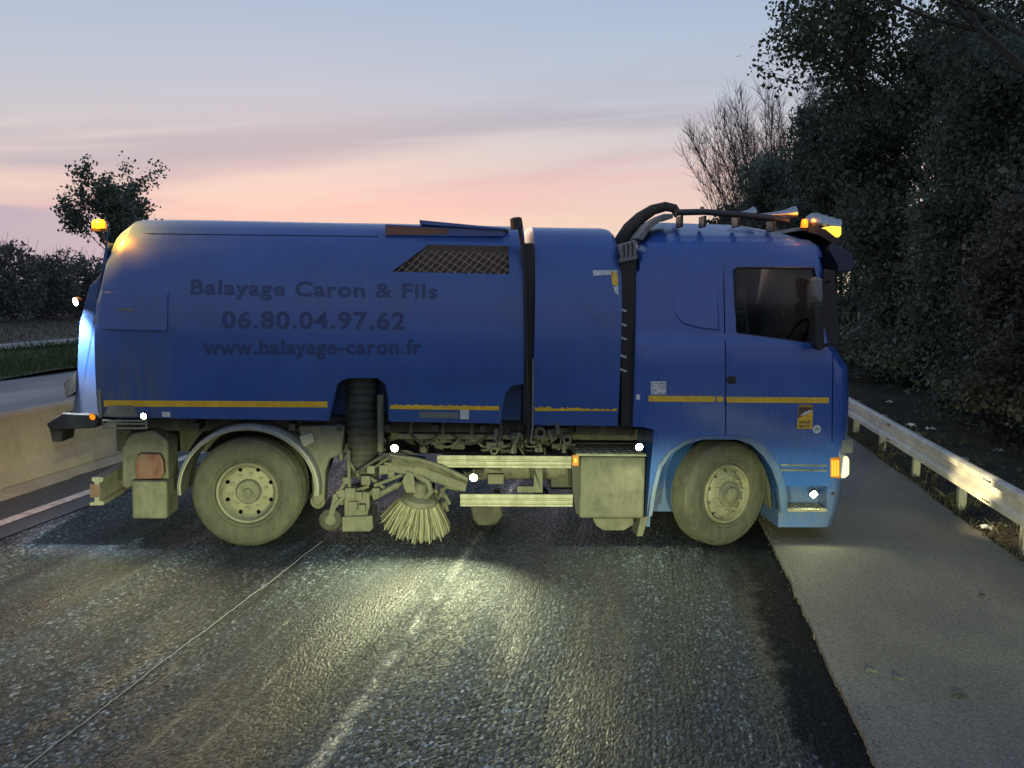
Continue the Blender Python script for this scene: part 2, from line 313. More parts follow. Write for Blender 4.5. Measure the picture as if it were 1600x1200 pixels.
def road_mat(name, col, col2, patch_scale=.5, stretch=6.0, rough=.5, bump=.6, milled=False, spec=.5, light=None):
    """asphalt, coordinates turned along the road (x across, y along)"""
    m, nt, b = new_mat(name); l = nt.links.new
    g = N(nt, 'ShaderNodeNewGeometry')
    mp = N(nt, 'ShaderNodeMapping', i={'Rotation': (0, 0, A)}); l(g.outputs['Position'], mp.inputs['Vector'])
    rv = mp.outputs[0]
    ms = N(nt, 'ShaderNodeMapping', i={'Scale': (1, 1 / stretch, 1)}); l(rv, ms.inputs['Vector'])
    n1 = N(nt, 'ShaderNodeTexNoise', i={'Scale': patch_scale * 2.2, 'Detail': 5.0, 'Roughness': .62, 'Distortion': .5}); l(ms.outputs[0], n1.inputs['Vector'])
    n2 = N(nt, 'ShaderNodeTexNoise', i={'Scale': 55.0, 'Detail': 3.0, 'Roughness': .7}); l(rv, n2.inputs['Vector'])
    r1 = ramp(nt, [(.38, 0.0), (.62, 1.0)] if milled else [(.36, 0.0), (.66, 1.0)]); l(n1.outputs['Fac'], r1.inputs[0])
    r2 = ramp(nt, [(.3, .45), (.7, 1.5)]); l(n2.outputs['Fac'], r2.inputs[0])
    base = mixc(nt, mixc(nt, col, col2, r1.outputs[0]), r2.outputs[0], 1.0, 'MULTIPLY')
    h = math_n(nt, 'MULTIPLY', n2.outputs['Fac'], .35)
    rs = math_n(nt, 'ADD', rough - .1, math_n(nt, 'MULTIPLY', r1.outputs[0], .38 if milled else .22), True)
    if milled:
        # tooth marks: short broken ridges across skewed rows, coarse pitting, pale chips, dust streaks
        sx = N(nt, 'ShaderNodeSeparateXYZ'); l(rv, sx.inputs[0])
        nd = N(nt, 'ShaderNodeTexNoise', i={'Scale': 2.2, 'Detail': 4.0}); l(rv, nd.inputs['Vector'])
        off = math_n(nt, 'MULTIPLY', nd.outputs['Fac'], .55)
        gx = math_n(nt, 'SINE', math_n(nt, 'MULTIPLY', math_n(nt, 'ADD', sx.outputs['X'], math_n(nt, 'MULTIPLY', off, .10)), 2 * math.pi / .038))
        gy = math_n(nt, 'SINE', math_n(nt, 'MULTIPLY', math_n(nt, 'ADD', math_n(nt, 'ADD', sx.outputs['Y'], math_n(nt, 'MULTIPLY', sx.outputs['X'], -.9)), off), 2 * math.pi / .075))
        n4 = N(nt, 'ShaderNodeTexNoise', i={'Scale': 38.0, 'Detail': 3.0, 'Roughness': .65}); l(rv, n4.inputs['Vector'])
        mv = N(nt, 'ShaderNodeMapping', i={'Rotation': (0, 0, .25), 'Scale': (1, .34, 1)}); l(rv, mv.inputs['Vector'])
        n5 = N(nt, 'ShaderNodeTexNoise', i={'Scale': 70.0, 'Detail': 2.0, 'Roughness': .6}); l(mv.outputs[0], n5.inputs['Vector'])
        # where the rows are crisp and where they are worn away
        n6 = N(nt, 'ShaderNodeTexNoise', i={'Scale': 1.1, 'Detail': 3.0}); l(ms.outputs[0], n6.inputs['Vector'])
        crisp = ramp(nt, [(.40, .15), (.60, 1.0)]); l(n6.outputs['Fac'], crisp.inputs[0])
        tooth = math_n(nt, 'MULTIPLY', math_n(nt, 'MULTIPLY', math_n(nt, 'ADD', gx, 1.0), math_n(nt, 'ADD', gy, 1.2)), crisp.outputs[0])
        h = math_n(nt, 'ADD', math_n(nt, 'MULTIPLY', h, 1.6), math_n(nt, 'MULTIPLY', tooth, .12))
        h = math_n(nt, 'ADD', h, math_n(nt, 'MULTIPLY', n4.outputs['Fac'], .35))
        h = math_n(nt, 'ADD', h, math_n(nt, 'MULTIPLY', n5.outputs['Fac'], .8))
        chip = ramp(nt, [(.56, 0.0), (.68, 1.0)]); l(n5.outputs['Fac'], chip.inputs[0])
        pit = ramp(nt, [(.34, .35), (.52, 1.0)]); l(n4.outputs['Fac'], pit.inputs[0])
        base = mixc(nt, base, (.21, .21, .19), math_n(nt, 'MULTIPLY', chip.outputs[0], math_n(nt, 'ADD', math_n(nt, 'MULTIPLY', crisp.outputs[0], .5), .12)))
        base = mixc(nt, base, pit.outputs[0], .8, 'MULTIPLY')
        mg = N(nt, 'ShaderNodeMapping', i={'Rotation': (0, 0, .12), 'Scale': (1, .45, 1)}); l(rv, mg.inputs['Vector'])
        vg = N(nt, 'ShaderNodeTexVoronoi', i={'Scale': 62.0, 'Randomness': 1.0}); l(mg.outputs[0], vg.inputs['Vector'])
        gs = N(nt, 'ShaderNodeSeparateColor'); l(vg.outputs['Color'], gs.inputs[0])
        gr = ramp(nt, [(0.0, .25), (.55, .8), (.86, 1.3), (.90, 3.0), (1.0, 4.2)]); l(gs.outputs[0], gr.inputs[0])
        base = mixc(nt, base, gr.outputs[0], math_n(nt, 'ADD', .30, math_n(nt, 'MULTIPLY', crisp.outputs[0], .6), True), 'MULTIPLY')
        h = math_n(nt, 'ADD', h, math_n(nt, 'MULTIPLY', gs.outputs[1], .45))
        h = math_n(nt, 'SUBTRACT', h, math_n(nt, 'MULTIPLY', vg.outputs['Distance'], .5))
        rs = math_n(nt, 'ADD', rs, math_n(nt, 'MULTIPLY', math_n(nt, 'SUBTRACT', gs.outputs[2], .5), .3), True)
        # long dust and damp bands left by the passes of the machine
        nbx = N(nt, 'ShaderNodeCombineXYZ'); l(math_n(nt, 'ADD', sx.outputs['X'], math_n(nt, 'MULTIPLY', nd.outputs['Fac'], .22)), nbx.inputs[0]); l(math_n(nt, 'MULTIPLY', sx.outputs['Y'], .07), nbx.inputs[1])
        nbn = N(nt, 'ShaderNodeTexNoise', i={'Scale': 1.5, 'Detail': 5.0, 'Roughness': .6}); l(nbx.outputs[0], nbn.inputs['Vector'])
        bandm = ramp(nt, [(.36, .30), (.47, .75), (.56, 1.25), (.66, 1.75)]); l(nbn.outputs['Fac'], bandm.inputs[0])
        base = mixc(nt, base, bandm.outputs[0], .9, 'MULTIPLY'); base = mixc(nt, base, (.86, 1.0, 1.10), 1.0, 'MULTIPLY')
        rs = math_n(nt, 'ADD', rs, math_n(nt, 'MULTIPLY', math_n(nt, 'SUBTRACT', nbn.outputs['Fac'], .5), .7), True)
        # ridges between the cutting passes: narrow, damp, lamp reflection painted in paler
        ridge_glint = None
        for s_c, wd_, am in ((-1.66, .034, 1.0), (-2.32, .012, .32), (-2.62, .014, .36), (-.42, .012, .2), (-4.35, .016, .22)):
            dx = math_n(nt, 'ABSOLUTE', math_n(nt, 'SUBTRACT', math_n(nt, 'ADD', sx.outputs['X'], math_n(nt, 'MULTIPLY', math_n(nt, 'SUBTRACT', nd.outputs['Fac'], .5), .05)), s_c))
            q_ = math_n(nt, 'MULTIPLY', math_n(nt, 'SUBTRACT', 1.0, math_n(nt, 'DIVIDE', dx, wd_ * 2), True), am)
            ridge_glint = q_ if ridge_glint is None else math_n(nt, 'MAXIMUM', ridge_glint, q_)
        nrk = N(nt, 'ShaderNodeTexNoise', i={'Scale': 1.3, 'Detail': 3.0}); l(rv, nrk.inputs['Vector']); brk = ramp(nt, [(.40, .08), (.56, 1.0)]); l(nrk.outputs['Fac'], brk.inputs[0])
        ridge_glint = math_n(nt, 'MULTIPLY', math_n(nt, 'MULTIPLY', ridge_glint, brk.outputs[0]), math_n(nt, 'MULTIPLY', gs.outputs[1], 1.5), True)
        base = mixc(nt, base, (.17, .18, .165), math_n(nt, 'MULTIPLY', ridge_glint, .75)); rs = math_n(nt, 'SUBTRACT', rs, math_n(nt, 'MULTIPLY', ridge_glint, .30), True)
        h = math_n(nt, 'ADD', h, math_n(nt, 'MULTIPLY', ridge_glint, .8))
        # dark damp strip along the cut edge of the shoulder, with a soft broken border
        nb = N(nt, 'ShaderNodeTexNoise', i={'Scale': 2.6, 'Detail': 6.0, 'Roughness': .6}); l(rv, nb.inputs['Vector'])
        sd = math_n(nt, 'ADD', sx.outputs['X'], math_n(nt, 'MULTIPLY', math_n(nt, 'SUBTRACT', nb.outputs['Fac'], .5), .42))
        stain = N(nt, 'ShaderNodeMapRange', i={'From Min': .86, 'From Max': .97}); l(sd, stain.inputs['Value'])
        base = mixc(nt, base, (.012, .013, .014), math_n(nt, 'MULTIPLY', stain.outputs[0], .86))
        rs = math_n(nt, 'ADD', rs, math_n(nt, 'MULTIPLY', stain.outputs[0], .35), True)
        spl = math_n(nt, 'MULTIPLY', math_n(nt, 'SUBTRACT', 1.0, math_n(nt, 'MULTIPLY', stain.outputs[0], .8)), math_n(nt, 'ADD', spec, math_n(nt, 'MULTIPLY', ridge_glint, .5)))
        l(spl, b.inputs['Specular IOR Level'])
    l(base, b.inputs['Base Color']); l(rs, b.inputs['Roughness']); b.inputs['Specular IOR Level'].default_value = spec
    bp = N(nt, 'ShaderNodeBump', i={'Strength': bump, 'Distance': .022 if milled else .012}); l(h, bp.inputs['Height']); l(bp.outputs[0], b.inputs['Normal'])
    MATS[name] = m; return m
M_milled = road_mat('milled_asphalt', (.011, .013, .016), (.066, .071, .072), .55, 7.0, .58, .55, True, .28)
M_oldroad = road_mat('old_asphalt', (.030, .030, .033), (.050, .050, .055), .6, 4, .5, .35)
M_farroad = road_mat('far_asphalt', (.050, .053, .068), (.075, .078, .095), .3, 8, .42, .2)
M_shoulder = road_mat('shoulder_asphalt', (.130, .122, .102), (.185, .172, .142), .55, 2.2, .75, .25, spec=.35)
M_wet = road_mat('dark_strip_asphalt', (.018, .019, .021), (.034, .035, .037), 1.2, 2.0, .62, .8, spec=.4)
M_soil = road_mat('verge_soil', (.022, .020, .015), (.060, .052, .036), .9, 1.2, .9, .8, spec=.2)
M_field = road_mat('field_soil', (.085, .070, .055), (.12, .10, .075), .15, .4, .9, .3, spec=.2)
M_grassg = road_mat('grass_ground', (.028, .042, .016), (.045, .062, .022), .6, 1.0, .9, .5, spec=.2)
M_path = road_mat('pale_track', (.26, .25, .23), (.32, .31, .29), .4, 1.0, .9, .2, spec=.2)
M_line = pm('road_paint', (.58, .58, .54), .6, var=.45, scale=9, dust=.4, dustcol=(.14, .14, .12))
M_concrete = pm('barrier_concrete', (.29, .27, .20), .8, var=.28, scale=1.6, dust=.4, dustcol=(.17, .16, .12), bump=.3, bscale=45)
M_galv = pm('galvanised_steel', (.50, .50, .47), .42, metal=.35, var=.25, scale=3, dust=.3, dustcol=(.30, .29, .25), rvar=.2)
M_postm = pm('galvanised_post', (.38, .37, .32), .55, metal=.5, var=.3, scale=6, dust=.3)
M_crumb = pm('asphalt_crumb', (.10, .10, .09), .8, var=.4, scale=20)
def leaf_mat(name, a, b_, trans=.25):
    m, nt, b = new_mat(name); l = nt.links.new
    g = N(nt, 'ShaderNodeNewGeometry')
    r = ramp(nt, [(0, a), (1, b_)]); l(g.outputs['Random Per Island'], r.inputs[0])
    n1 = N(nt, 'ShaderNodeTexNoise', i={'Scale': .55, 'Detail': 3.0}); l(g.outputs['Position'], n1.inputs['Vector'])
    r2 = ramp(nt, [(.35, .6), (.65, 1.35)]); l(n1.outputs['Fac'], r2.inputs[0])
    c = mixc(nt, r.outputs[0], r2.outputs[0], 1.0, 'MULTIPLY'); l(c, b.inputs['Base Color'])
    b.inputs['Roughness'].default_value = .6; b.inputs['Specular IOR Level'].default_value = .3
    tl = N(nt, 'ShaderNodeBsdfTranslucent'); l(c, tl.inputs[0])
    mx = N(nt, 'ShaderNodeMixShader', i={0: trans}); l(b.outputs[0], mx.inputs[1]); l(tl.outputs[0], mx.inputs[2])
    l(mx.outputs[0], nt.nodes['Material Output'].inputs[0]); MATS[name] = m; return m
M_leaf1 = leaf_mat('poplar_leaf', (.038, .052, .028), (.085, .10, .050))
M_leaf2 = leaf_mat('hedge_leaf', (.066, .082, .062), (.135, .158, .115))
M_leaf3 = leaf_mat('ivy_leaf', (.058, .075, .056), (.120, .146, .104))
M_leaf4 = leaf_mat('dry_leaf', (.066, .062, .048), (.12, .11, .085))
M_leaf5 = leaf_mat('far_hedge_leaf', (.085, .088, .085), (.14, .14, .13))
M_bristle = leaf_mat('steel_bristle', (.035, .034, .024), (.27, .265, .175), .05)
M_grass = leaf_mat('grass_blade', (.030, .050, .014), (.075, .105, .035), .3)
M_drygrass = leaf_mat('dry_grass_blade', (.05, .05, .028), (.11, .105, .06), .3)
M_bark = pm('bark', (.045, .038, .030), .85, var=.4, scale=8, bump=.5, bscale=25)
M_twig = pm('bare_twig', (.085, .070, .058), .8, var=.3, scale=6)

# ------------------------------------------------------------------ the setting
def sheet(name, s0, s1, t0, t1, z, mat, ds=2.0, dt=2.0, edge=None, zf=None, drop=None, kind='structure', parent=None, ti=None):
    ss = np.linspace(s0, s1, max(2, int(abs(s1 - s0) / ds) + 1)); ts = ti if ti is not None else np.linspace(t0, t1, max(2, int((t1 - t0) / dt) + 1))
    mb = MB(); ns = len(ss); V = []
    for t in ts:
        e0, e1 = edge(t) if edge else (0, 0)
        for k, s in enumerate(ss):
            q = k / (ns - 1); s_ = s + e0 * (1 - q) ** 3 + e1 * q ** 3
            V.append(RP(s_, t, z + (zf(s_, t) if zf else 0)))
        if drop: pass
    fs = [(i * ns + k, i * ns + k + 1, (i + 1) * ns + k + 1, (i + 1) * ns + k) for i in range(len(ts) - 1) for k in range(ns - 1)]
    mb.add(V, fs)
    if drop:
        for k in (0, ns - 1):
            o = len(mb.v); n_t = len(ts)
            mb.v += [mb.v[i * ns + k] for i in range(n_t)] + [tuple(Vector(mb.v[i * ns + k]) - Vector((0, 0, drop))) for i in range(n_t)]
            for i in range(n_t - 1): mb.f.append((o + i, o + i + 1, o + n_t + i + 1, o + n_t + i)); mb.m.append(0)
    o = mb.build(name, mat, parent, smooth=30)
    if kind and not parent: o['kind'] = kind
    return o
def wob(t, a, f, ph=0):
    return a * (math.sin(t * f + ph) + .6 * math.sin(t * f * 2.7 + ph * 2.1) + .4 * math.sin(t * f * 6.3 + ph))
gnd = MB(); gnd.add([(-900, -200, -.12), (900, -200, -.12), (900, 1600, -.12), (-900, 1600, -.12)], [(0, 1, 2, 3)])
gnd.build('ground', M_grassg)['kind'] = 'structure'
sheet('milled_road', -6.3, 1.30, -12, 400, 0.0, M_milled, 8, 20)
def milled_relief(s0, s1, t0, t1, ds, dt):
    # the near part of the milled surface with its real relief: tooth rows, pits and ridges a few millimetres high
    ns, nt_ = int((s1 - s0) / ds) + 1, int((t1 - t0) / dt) + 1
    sg, tg = np.meshgrid(np.linspace(s0, s1, ns), np.linspace(t0, t1, nt_))
    def vnoise(a, b, seed):
        r_ = np.random.default_rng(seed); tab = r_.random((512, 512)); ia, ib = np.floor(a).astype(int), np.floor(b).astype(int); fa, fb = a - ia, b - ib
        fa = fa * fa * (3 - 2 * fa); fb = fb * fb * (3 - 2 * fb); g = lambda i, j: tab[i % 512, j % 512]
        return (g(ia, ib) * (1 - fa) + g(ia + 1, ib) * fa) * (1 - fb) + (g(ia, ib + 1) * (1 - fa) + g(ia + 1, ib + 1) * fa) * fb
    crisp = np.clip(vnoise(sg * 1.6, tg * .35, 1) * 1.7 - .3, .12, 1)
    wv = vnoise(sg * 1.3, tg * 1.3, 2) * .25
    rows = np.sin(2 * np.pi * (sg + wv * .06) / .056) * (.6 + .4 * np.sin(2 * np.pi * (tg - sg * .6 + wv * 2) / .11))
    pits = vnoise(sg / .020, tg / .045, 3) + .4 * vnoise(sg / .06, tg / .08, 4)
    z = .0055 + .0020 * crisp * rows + .0026 * (pits - .7) * (.35 + .65 * crisp) + rng.normal(size=sg.shape) * .0012 * (.35 + crisp)
    z += .004 * (vnoise(sg * 2.2, tg * .25, 5) - .5)
    sj = sg + rng.normal(size=sg.shape) * ds * .22; tj = tg + rng.normal(size=sg.shape) * dt * .22
    V = np.stack([sj * cA + tj * sA, -sj * sA + tj * cA, np.maximum(z, .0015)], -1).reshape(-1, 3)
    i = (np.arange(nt_ - 1)[:, None] * ns + np.arange(ns - 1)[None]).ravel(); Q = np.stack([i, i + 1, i + ns + 1, i + ns], 1).ravel().astype(np.int32)
    me = bpy.data.meshes.new('milled_surface'); me.vertices.add(len(V)); me.vertices.foreach_set('co', V.ravel()); nq = len(Q) // 4
    me.loops.add(len(Q)); me.loops.foreach_set('vertex_index', Q); me.polygons.add(nq)
    me.polygons.foreach_set('loop_start', np.arange(0, 4 * nq, 4, dtype=np.int32)); me.polygons.foreach_set('loop_total', np.full(nq, 4, dtype=np.int32))
    me.update(calc_edges=True); me.materials.append(M_milled)
    o = bpy.data.objects.new('milled_surface', me); COL.objects.link(o); o['kind'] = 'structure'
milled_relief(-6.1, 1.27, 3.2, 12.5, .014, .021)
jit = {}
def ragged(t):
    k = round(t * 1000)
    if k not in jit: jit[k] = random.gauss(0, .0035)
    return wob(t, .006, 1.7) + jit[k], wob(t, .012, 1.9, 2) + jit[k] * 3
tt = np.concatenate([np.arange(2, 14, .035), np.arange(14, 60, .8), np.arange(60, 400, 20)])
sheet('road_shoulder', 1.245, 3.47, 2, 300, .05, M_shoulder, .6, 1, edge=ragged, drop=.06, ti=tt)
strip = sheet('asphalt_strip', -7.7, -6.15, -12, 400, .012, M_oldroad, 1, 4, edge=lambda t: (0, wob(t, .03, .8)))
sheet('edge_line', -6.62, -6.47, -12, 300, .0165, M_line, 1, 10, parent=strip)
opp = sheet('opposite_road', -16.3, -8.3, -12, 400, -.05, M_farroad, 4, 20)
for k in range(-1, 14):
    if k >= 0: sheet('lane_dash', -14.45, -14.30, 10 + k * 13.0, 13 + k * 13.0, -.0455, M_line, 1, 3, parent=opp)
sheet('lane_line', -8.95, -8.80, -12, 200, -.0455, M_line, 1, 10, parent=opp)
sheet('grass_verge', -23.6, -16.25, -12, 200, -.055, M_grassg, 1.2, 3, zf=lambda s, t: .10 * math.sin(s * 1.1) + wob(t, .04, .5))
sheet('field_track', -25.6, -23.5, -12, 250, -.045, M_path, 1, 5)
sheet('field', -46, -25.5, -12, 300, -.05, M_field, 4, 6, zf=lambda s, t: wob(t + s, .03, .4))
def vz(s, t):
    q = max(0, s - 3.5)
    return -.02 + .05 * math.sin(s * 3.1 + t) * math.sin(t * 1.7) + .03 * wob(t + s * 2, 1, 2.9) * min(1, q) + .10 * max(0, s - 6)
sheet('verge', 3.42, 16, 0, 120, .02, M_soil, .25, .5, zf=vz)

# concrete barrier between the carriageways: profile swept along the road, in cast lengths
bar_o = empty('concrete_barrier', RP(-7.7, 10)); tag(bar_o, 'long pale concrete barrier along the far left edge of the road behind the truck', 'barrier')
prof = [(-7.42, .0), (-7.42, .09), (-7.58, .33), (-7.66, .86), (-7.69, .89), (-7.84, .89), (-7.87, .86), (-7.95, .33), (-8.10, .09), (-8.10, .0)]
for k in range(9):
    t0, t1 = -2 + k * 6.0 + .006, 4 + k * 6.0 - .006
    mb = MB(); n = len(prof)
    mb.add([RP(s, t, z - .005) - bar_o.location for t in (t0, t1) for s, z in prof], [tuple(range(n))[::-1], tuple(range(n, 2 * n))] + [(i, i + n, i + n + 1, i + 1)[::-1] for i in range(n - 1)])
    mb.build('barrier_section', M_concrete, bar_o, bevel=.012, fix=True)
mb = MB(); mb.v = []                                         # mortar haunch along the barrier foot
V = []
for k in range(120):
    t = 4 + k * .25
    for s, z in ((-7.40, .075), (-7.32 + random.gauss(0, .012), .05), (-7.22 + wob(t, .02, 2) + random.gauss(0, .012), .012)): V.append(RP(s, t, z) - bar_o.location)
mb.add(V, [(i * 3 + q, i * 3 + q + 1, i * 3 + q + 4, i * 3 + q + 3) for i in range(119) for q in range(2)])
mb.build('foot_haunch', M_concrete, bar_o, smooth=40)

# guardrail on the right
rail_o = empty('guardrail', RP(3.6, 8)); tag(rail_o, 'galvanised steel guardrail on posts along the right shoulder', 'guardrail')
wprof = [(3.40, .745), (3.365, .742), (3.335, .725), (3.335, .665), (3.405, .625), (3.405, .565), (3.335, .525), (3.335, .460), (3.365, .440), (3.40, .437)]
for k in range(14):
    t0, t1 = 1.9 + 4.0 * k, 1.9 + 4.0 * (k + 1) + .16
    mb = MB(); n = len(wprof); dd = .0 if k % 2 else .004
    out = [(s - dd, z) for s, z in wprof]; inn = [(s + .006, z) for s, z in out[::-1]]
    ring = out + inn; n = len(ring)
    mb.add([RP(s, t, z) - rail_o.location for t in (t0, t1) for s, z in ring], [tuple(range(n))[::-1], tuple(range(n, 2 * n))] + [(i, i + n, (i + 1) % n + n, (i + 1) % n)[::-1] for i in range(n)])
    seg = mb.build('rail_beam', M_galv, rail_o, smooth=28, fix=True)
    for q in range(4):
        for zz in (.695, .492):
            b_ = MB(); c = RP(3.335 - dd, t1 - .04 - q * .055, zz) - rail_o.location
            b_.lathe([(-.012, 0), (-.012, .010), (.004, .012)], c, 'x', 8); b_.build('bolt', M_dark, seg)
        if k > 2: break
post_me = None
for k in range(26):
    t = 3.9 + 2.0 * k
    mb = MB(); mb.add([RP(a_, b_, c_) for a_, b_, c_ in ()], [])
    if post_me is None:
        # C-section steel post with spacer
        ring = [(0, -.045), (.09, -.045), (.09, -.025), (.006, -.025), (.006, .025), (.09, .025), (.09, .045), (0, .045)]
        n = len(ring)
        P0 = [Vector((x * cA + y * sA, -x * sA + y * cA, z)) for z in (-.35, .60) for x, y in ring]
        mb.add(P0, [(i, (i + 1) % n, (i + 1) % n + n, i + n) for i in range(n)] + [tuple(range(n))[::-1], tuple(range(n, 2 * n))])
        post_me = mb.mesh('post'); post_me.materials.append(M_postm)
        sp = MB(); R2 = [(-.26, -.045), (0, -.06), (0, .06), (-.26, .045)]
        sp.add([Vector((x * cA + y * sA, -x * sA + y * cA, z)) for z in (.46, .59) for x, y in R2], [(0, 3, 2, 1), (4, 5, 6, 7), (0, 1, 5, 4), (1, 2, 6, 5), (2, 3, 7, 6), (3, 0, 4, 7)])
        sp_me = sp.mesh('spacer'); sp_me.materials.append(M_postm)
    po = link('post', post_me, rail_o, loc=RP(3.67, t, 0) - rail_o.location)
    link('spacer', sp_me, po)

# ------------------------------------------------------------------ the sweeper truck
YAW = R(3.5)
G0 = ground(385, 855)
ux = Vector((math.cos(YAW), math.sin(YAW), 0)); vx = Vector((-math.sin(YAW), math.cos(YAW), 0))
def S(px, py, v=0.0):                     # photo outline -> truck side elevation (metres along, metres up) at lateral depth v
    d = ray(px, py); o = Vector((0, 0, H)) - G0
    t = (v - o.dot(vx)) / d.dot(vx); q = o + d * t
    return q.dot(ux), q.z
def SS(pts, v=0.0): return [S(x, y, v) for x, y in pts]
truck = empty('sweeper_truck', G0, YAW)
tag(truck, 'blue road sweeper truck with hopper body standing across the milled road', 'truck')
W = 2.5
def part(mb, name, mat, parent=None, **k): return mb.build(name, mat, parent or truck, **k)
def pprism(pts, v0, v1, name, mat, parent=None, vs_=None, **k):
    mb = MB(); mb.prism(SS(pts, v0 if vs_ is None else vs_), v0, v1); return part(mb, name, mat, parent, fix=True, **k)
def pbox(x0, y0, x1, y1, v0, v1, name, mat, parent=None, **k):
    a = S(x0, y1, v0); b = S(x1, y0, v0); mb = MB(); mb.box(a[0], b[0], v0, v1, a[1], b[1]); return part(mb, name, mat, parent, **k)

# --- hopper: lofted barrel section
HPROF = [(0.0, .055), (.10, .035), (.25, .010), (.42, .0), (.58, .010), (.70, .040), (.80, .095), (.88, .180), (.94, .30), (.975, .45), (.993, .70), (1.0, 1.25)]
def hprof(r):
    r = min(max(r, 0), 1)
    for (a, va), (b, vb) in zip(HPROF, HPROF[1:]):
        if r <= b: return va + (vb - va) * (r - a) / (b - a)
    return 1.25
HB = S(400, 656)[1]
def loft(stations, name):                  # stations: (u, wbot, wtop)
    ring = [(r, hprof(r)) for r in np.linspace(0, .6, 13)] + [(r, v) for r, v in HPROF[5:]]
    ring_full = [(r, v) for r, v in ring] + [(r, W - v) for r, v in ring[-2::-1]]
    n = len(ring_full); mb = MB(); V = []
    for u, wb, wt in stations:
        V += [(u, v, wb + r * (wt - wb)) for r, v in ring_full]
    m = len(stations)
    fs = [(i * n + q, (i + 1) * n + q, (i + 1) * n + q + 1, i * n + q + 1) for i in range(m - 1) for q in range(n - 1)]
    fs += [(i * n + n - 1, (i + 1) * n + n - 1, (i + 1) * n, i * n) for i in range(m - 1)]
    fs += [tuple(range(n)), tuple(range(m * n - 1, (m - 1) * n - 1, -1))]
    mb.add(V, fs); me = mb.mesh(name)
    bm = bmesh.new(); bm.from_mesh(me); bmesh.ops.recalc_face_normals(bm, faces=bm.faces); bm.to_mesh(me); bm.free()
    return me
VT = .45                                    # the silhouette of the roof shoulder
def st(px, ytop, ybot, vtop=VT): return (S(px, ybot, 0.03)[0], S(px, ybot, 0.03)[1], S(px, ytop, vtop)[1] / .985 - .0)
hst = [st(152, 432, 652, .1), st(159, 404, 652, .15), st(164, 380, 652, .25), st(174, 362, 652.5, .4), st(196, 346, 653), st(260, 346, 654), st(400, 348, 656), st(600, 352, 659), st(817, 357, 663)]
hme = loft(hst, 'hopper_body')
def htop(u, stations=None):
    s_ = stations or hst
    for a, b in zip(s_, s_[1:]):
        if u <= b[0]:
            q = max(0, (u - a[0]) / (b[0] - a[0])); return a[1] + (b[1] - a[1]) * q, a[2] + (b[2] - a[2]) * q
    return s_[-1][1], s_[-1][2]
def hv(u, w, stations=None):
    wb, wt = htop(u, stations); return hprof((w - wb) / (wt - wb))
recess = MB(); recess.prism(SS([(512, 668), (513, 656), (526, 602), (535, 594), (547, 591), (590, 591), (601, 600), (606, 620), (607, 668)]), -.2, .48)
recess2 = MB(); recess2.prism(SS([(782, 672), (785, 640), (790, 615), (800, 603), (822, 600), (822, 672)]), -.2, .30)
grille_px = [(612, 424.5), (668, 382), (796, 384.5), (796, 428.5)]
gcut = MB(); gcut.prism(SS(grille_px, .05), -.2, .20)
groove = MB()
a = S(190, 365, .12); b = S(815, 373, .12); groove.box(a[0], b[0], -.3, .102, (a[1] + b[1]) / 2 - .006, (a[1] + b[1]) / 2 + .006)
a = S(620, 592); b = S(812, 596); groove2 = MB(); groove2.box(a[0], b[0], -.3, .018, a[1] - .005, a[1] + .005)
hme = cut(hme, [recess, recess2, gcut, groove2])
hme.materials.clear(); hme.materials.append(M_paint)
hopper = link('hopper_body', hme, truck, smooth=25)
def wrap(me, off, stations=None):           # lay a flat (u, w) mesh on the hopper side
    for v_ in me.vertices:
        u, _, w = v_.co; v_.co = (u, hv(u, w, stations) - off + v_.co.y, w)
def decal_grid(pts4, name, mat, off=.004, parent=None, n=(12, 3), stations=None, thick=0.0, ragged_top=0):
    (x0, y0), (x1, y1), (x2, y2), (x3, y3) = pts4   # tl, tr, br, bl
    mb = MB(); V = []
    for j in range(n[1] + 1):
        for i in range(n[0] + 1):
            p, q = i / n[0], j / n[1]
            x = (x0 * (1 - p) + x1 * p) * (1 - q) + (x3 * (1 - p) + x2 * p) * q; y = (y0 * (1 - p) + y1 * p) * (1 - q) + (y3 * (1 - p) + y2 * p) * q
            if ragged_top and j == 0: y += random.random() * ragged_top
            u, w = S(x, y); V.append((u, hv(u, w, stations) - off if stations is not False else -off, w))
    k = n[0] + 1
    mb.add(V, [(j * k + i, (j + 1) * k + i, (j + 1) * k + i + 1, j * k + i + 1) for j in range(n[1]) for i in range(n[0])])
    return part(mb, name, mat, parent)
font_cache = {}
def text_mesh(body, spacing=1.0):
    cu = bpy.data.curves.new('t', 'FONT'); cu.body = body; cu.size = 1; cu.space_character = spacing; cu.offset = .022; cu.resolution_u = 5
    o = bpy.data.objects.new('t', cu); COL.objects.link(o); dg = bpy.context.evaluated_depsgraph_get(); dg.update()
    me = bpy.data.meshes.new_from_object(o.evaluated_get(dg)); bpy.data.objects.remove(o, do_unlink=True); return me
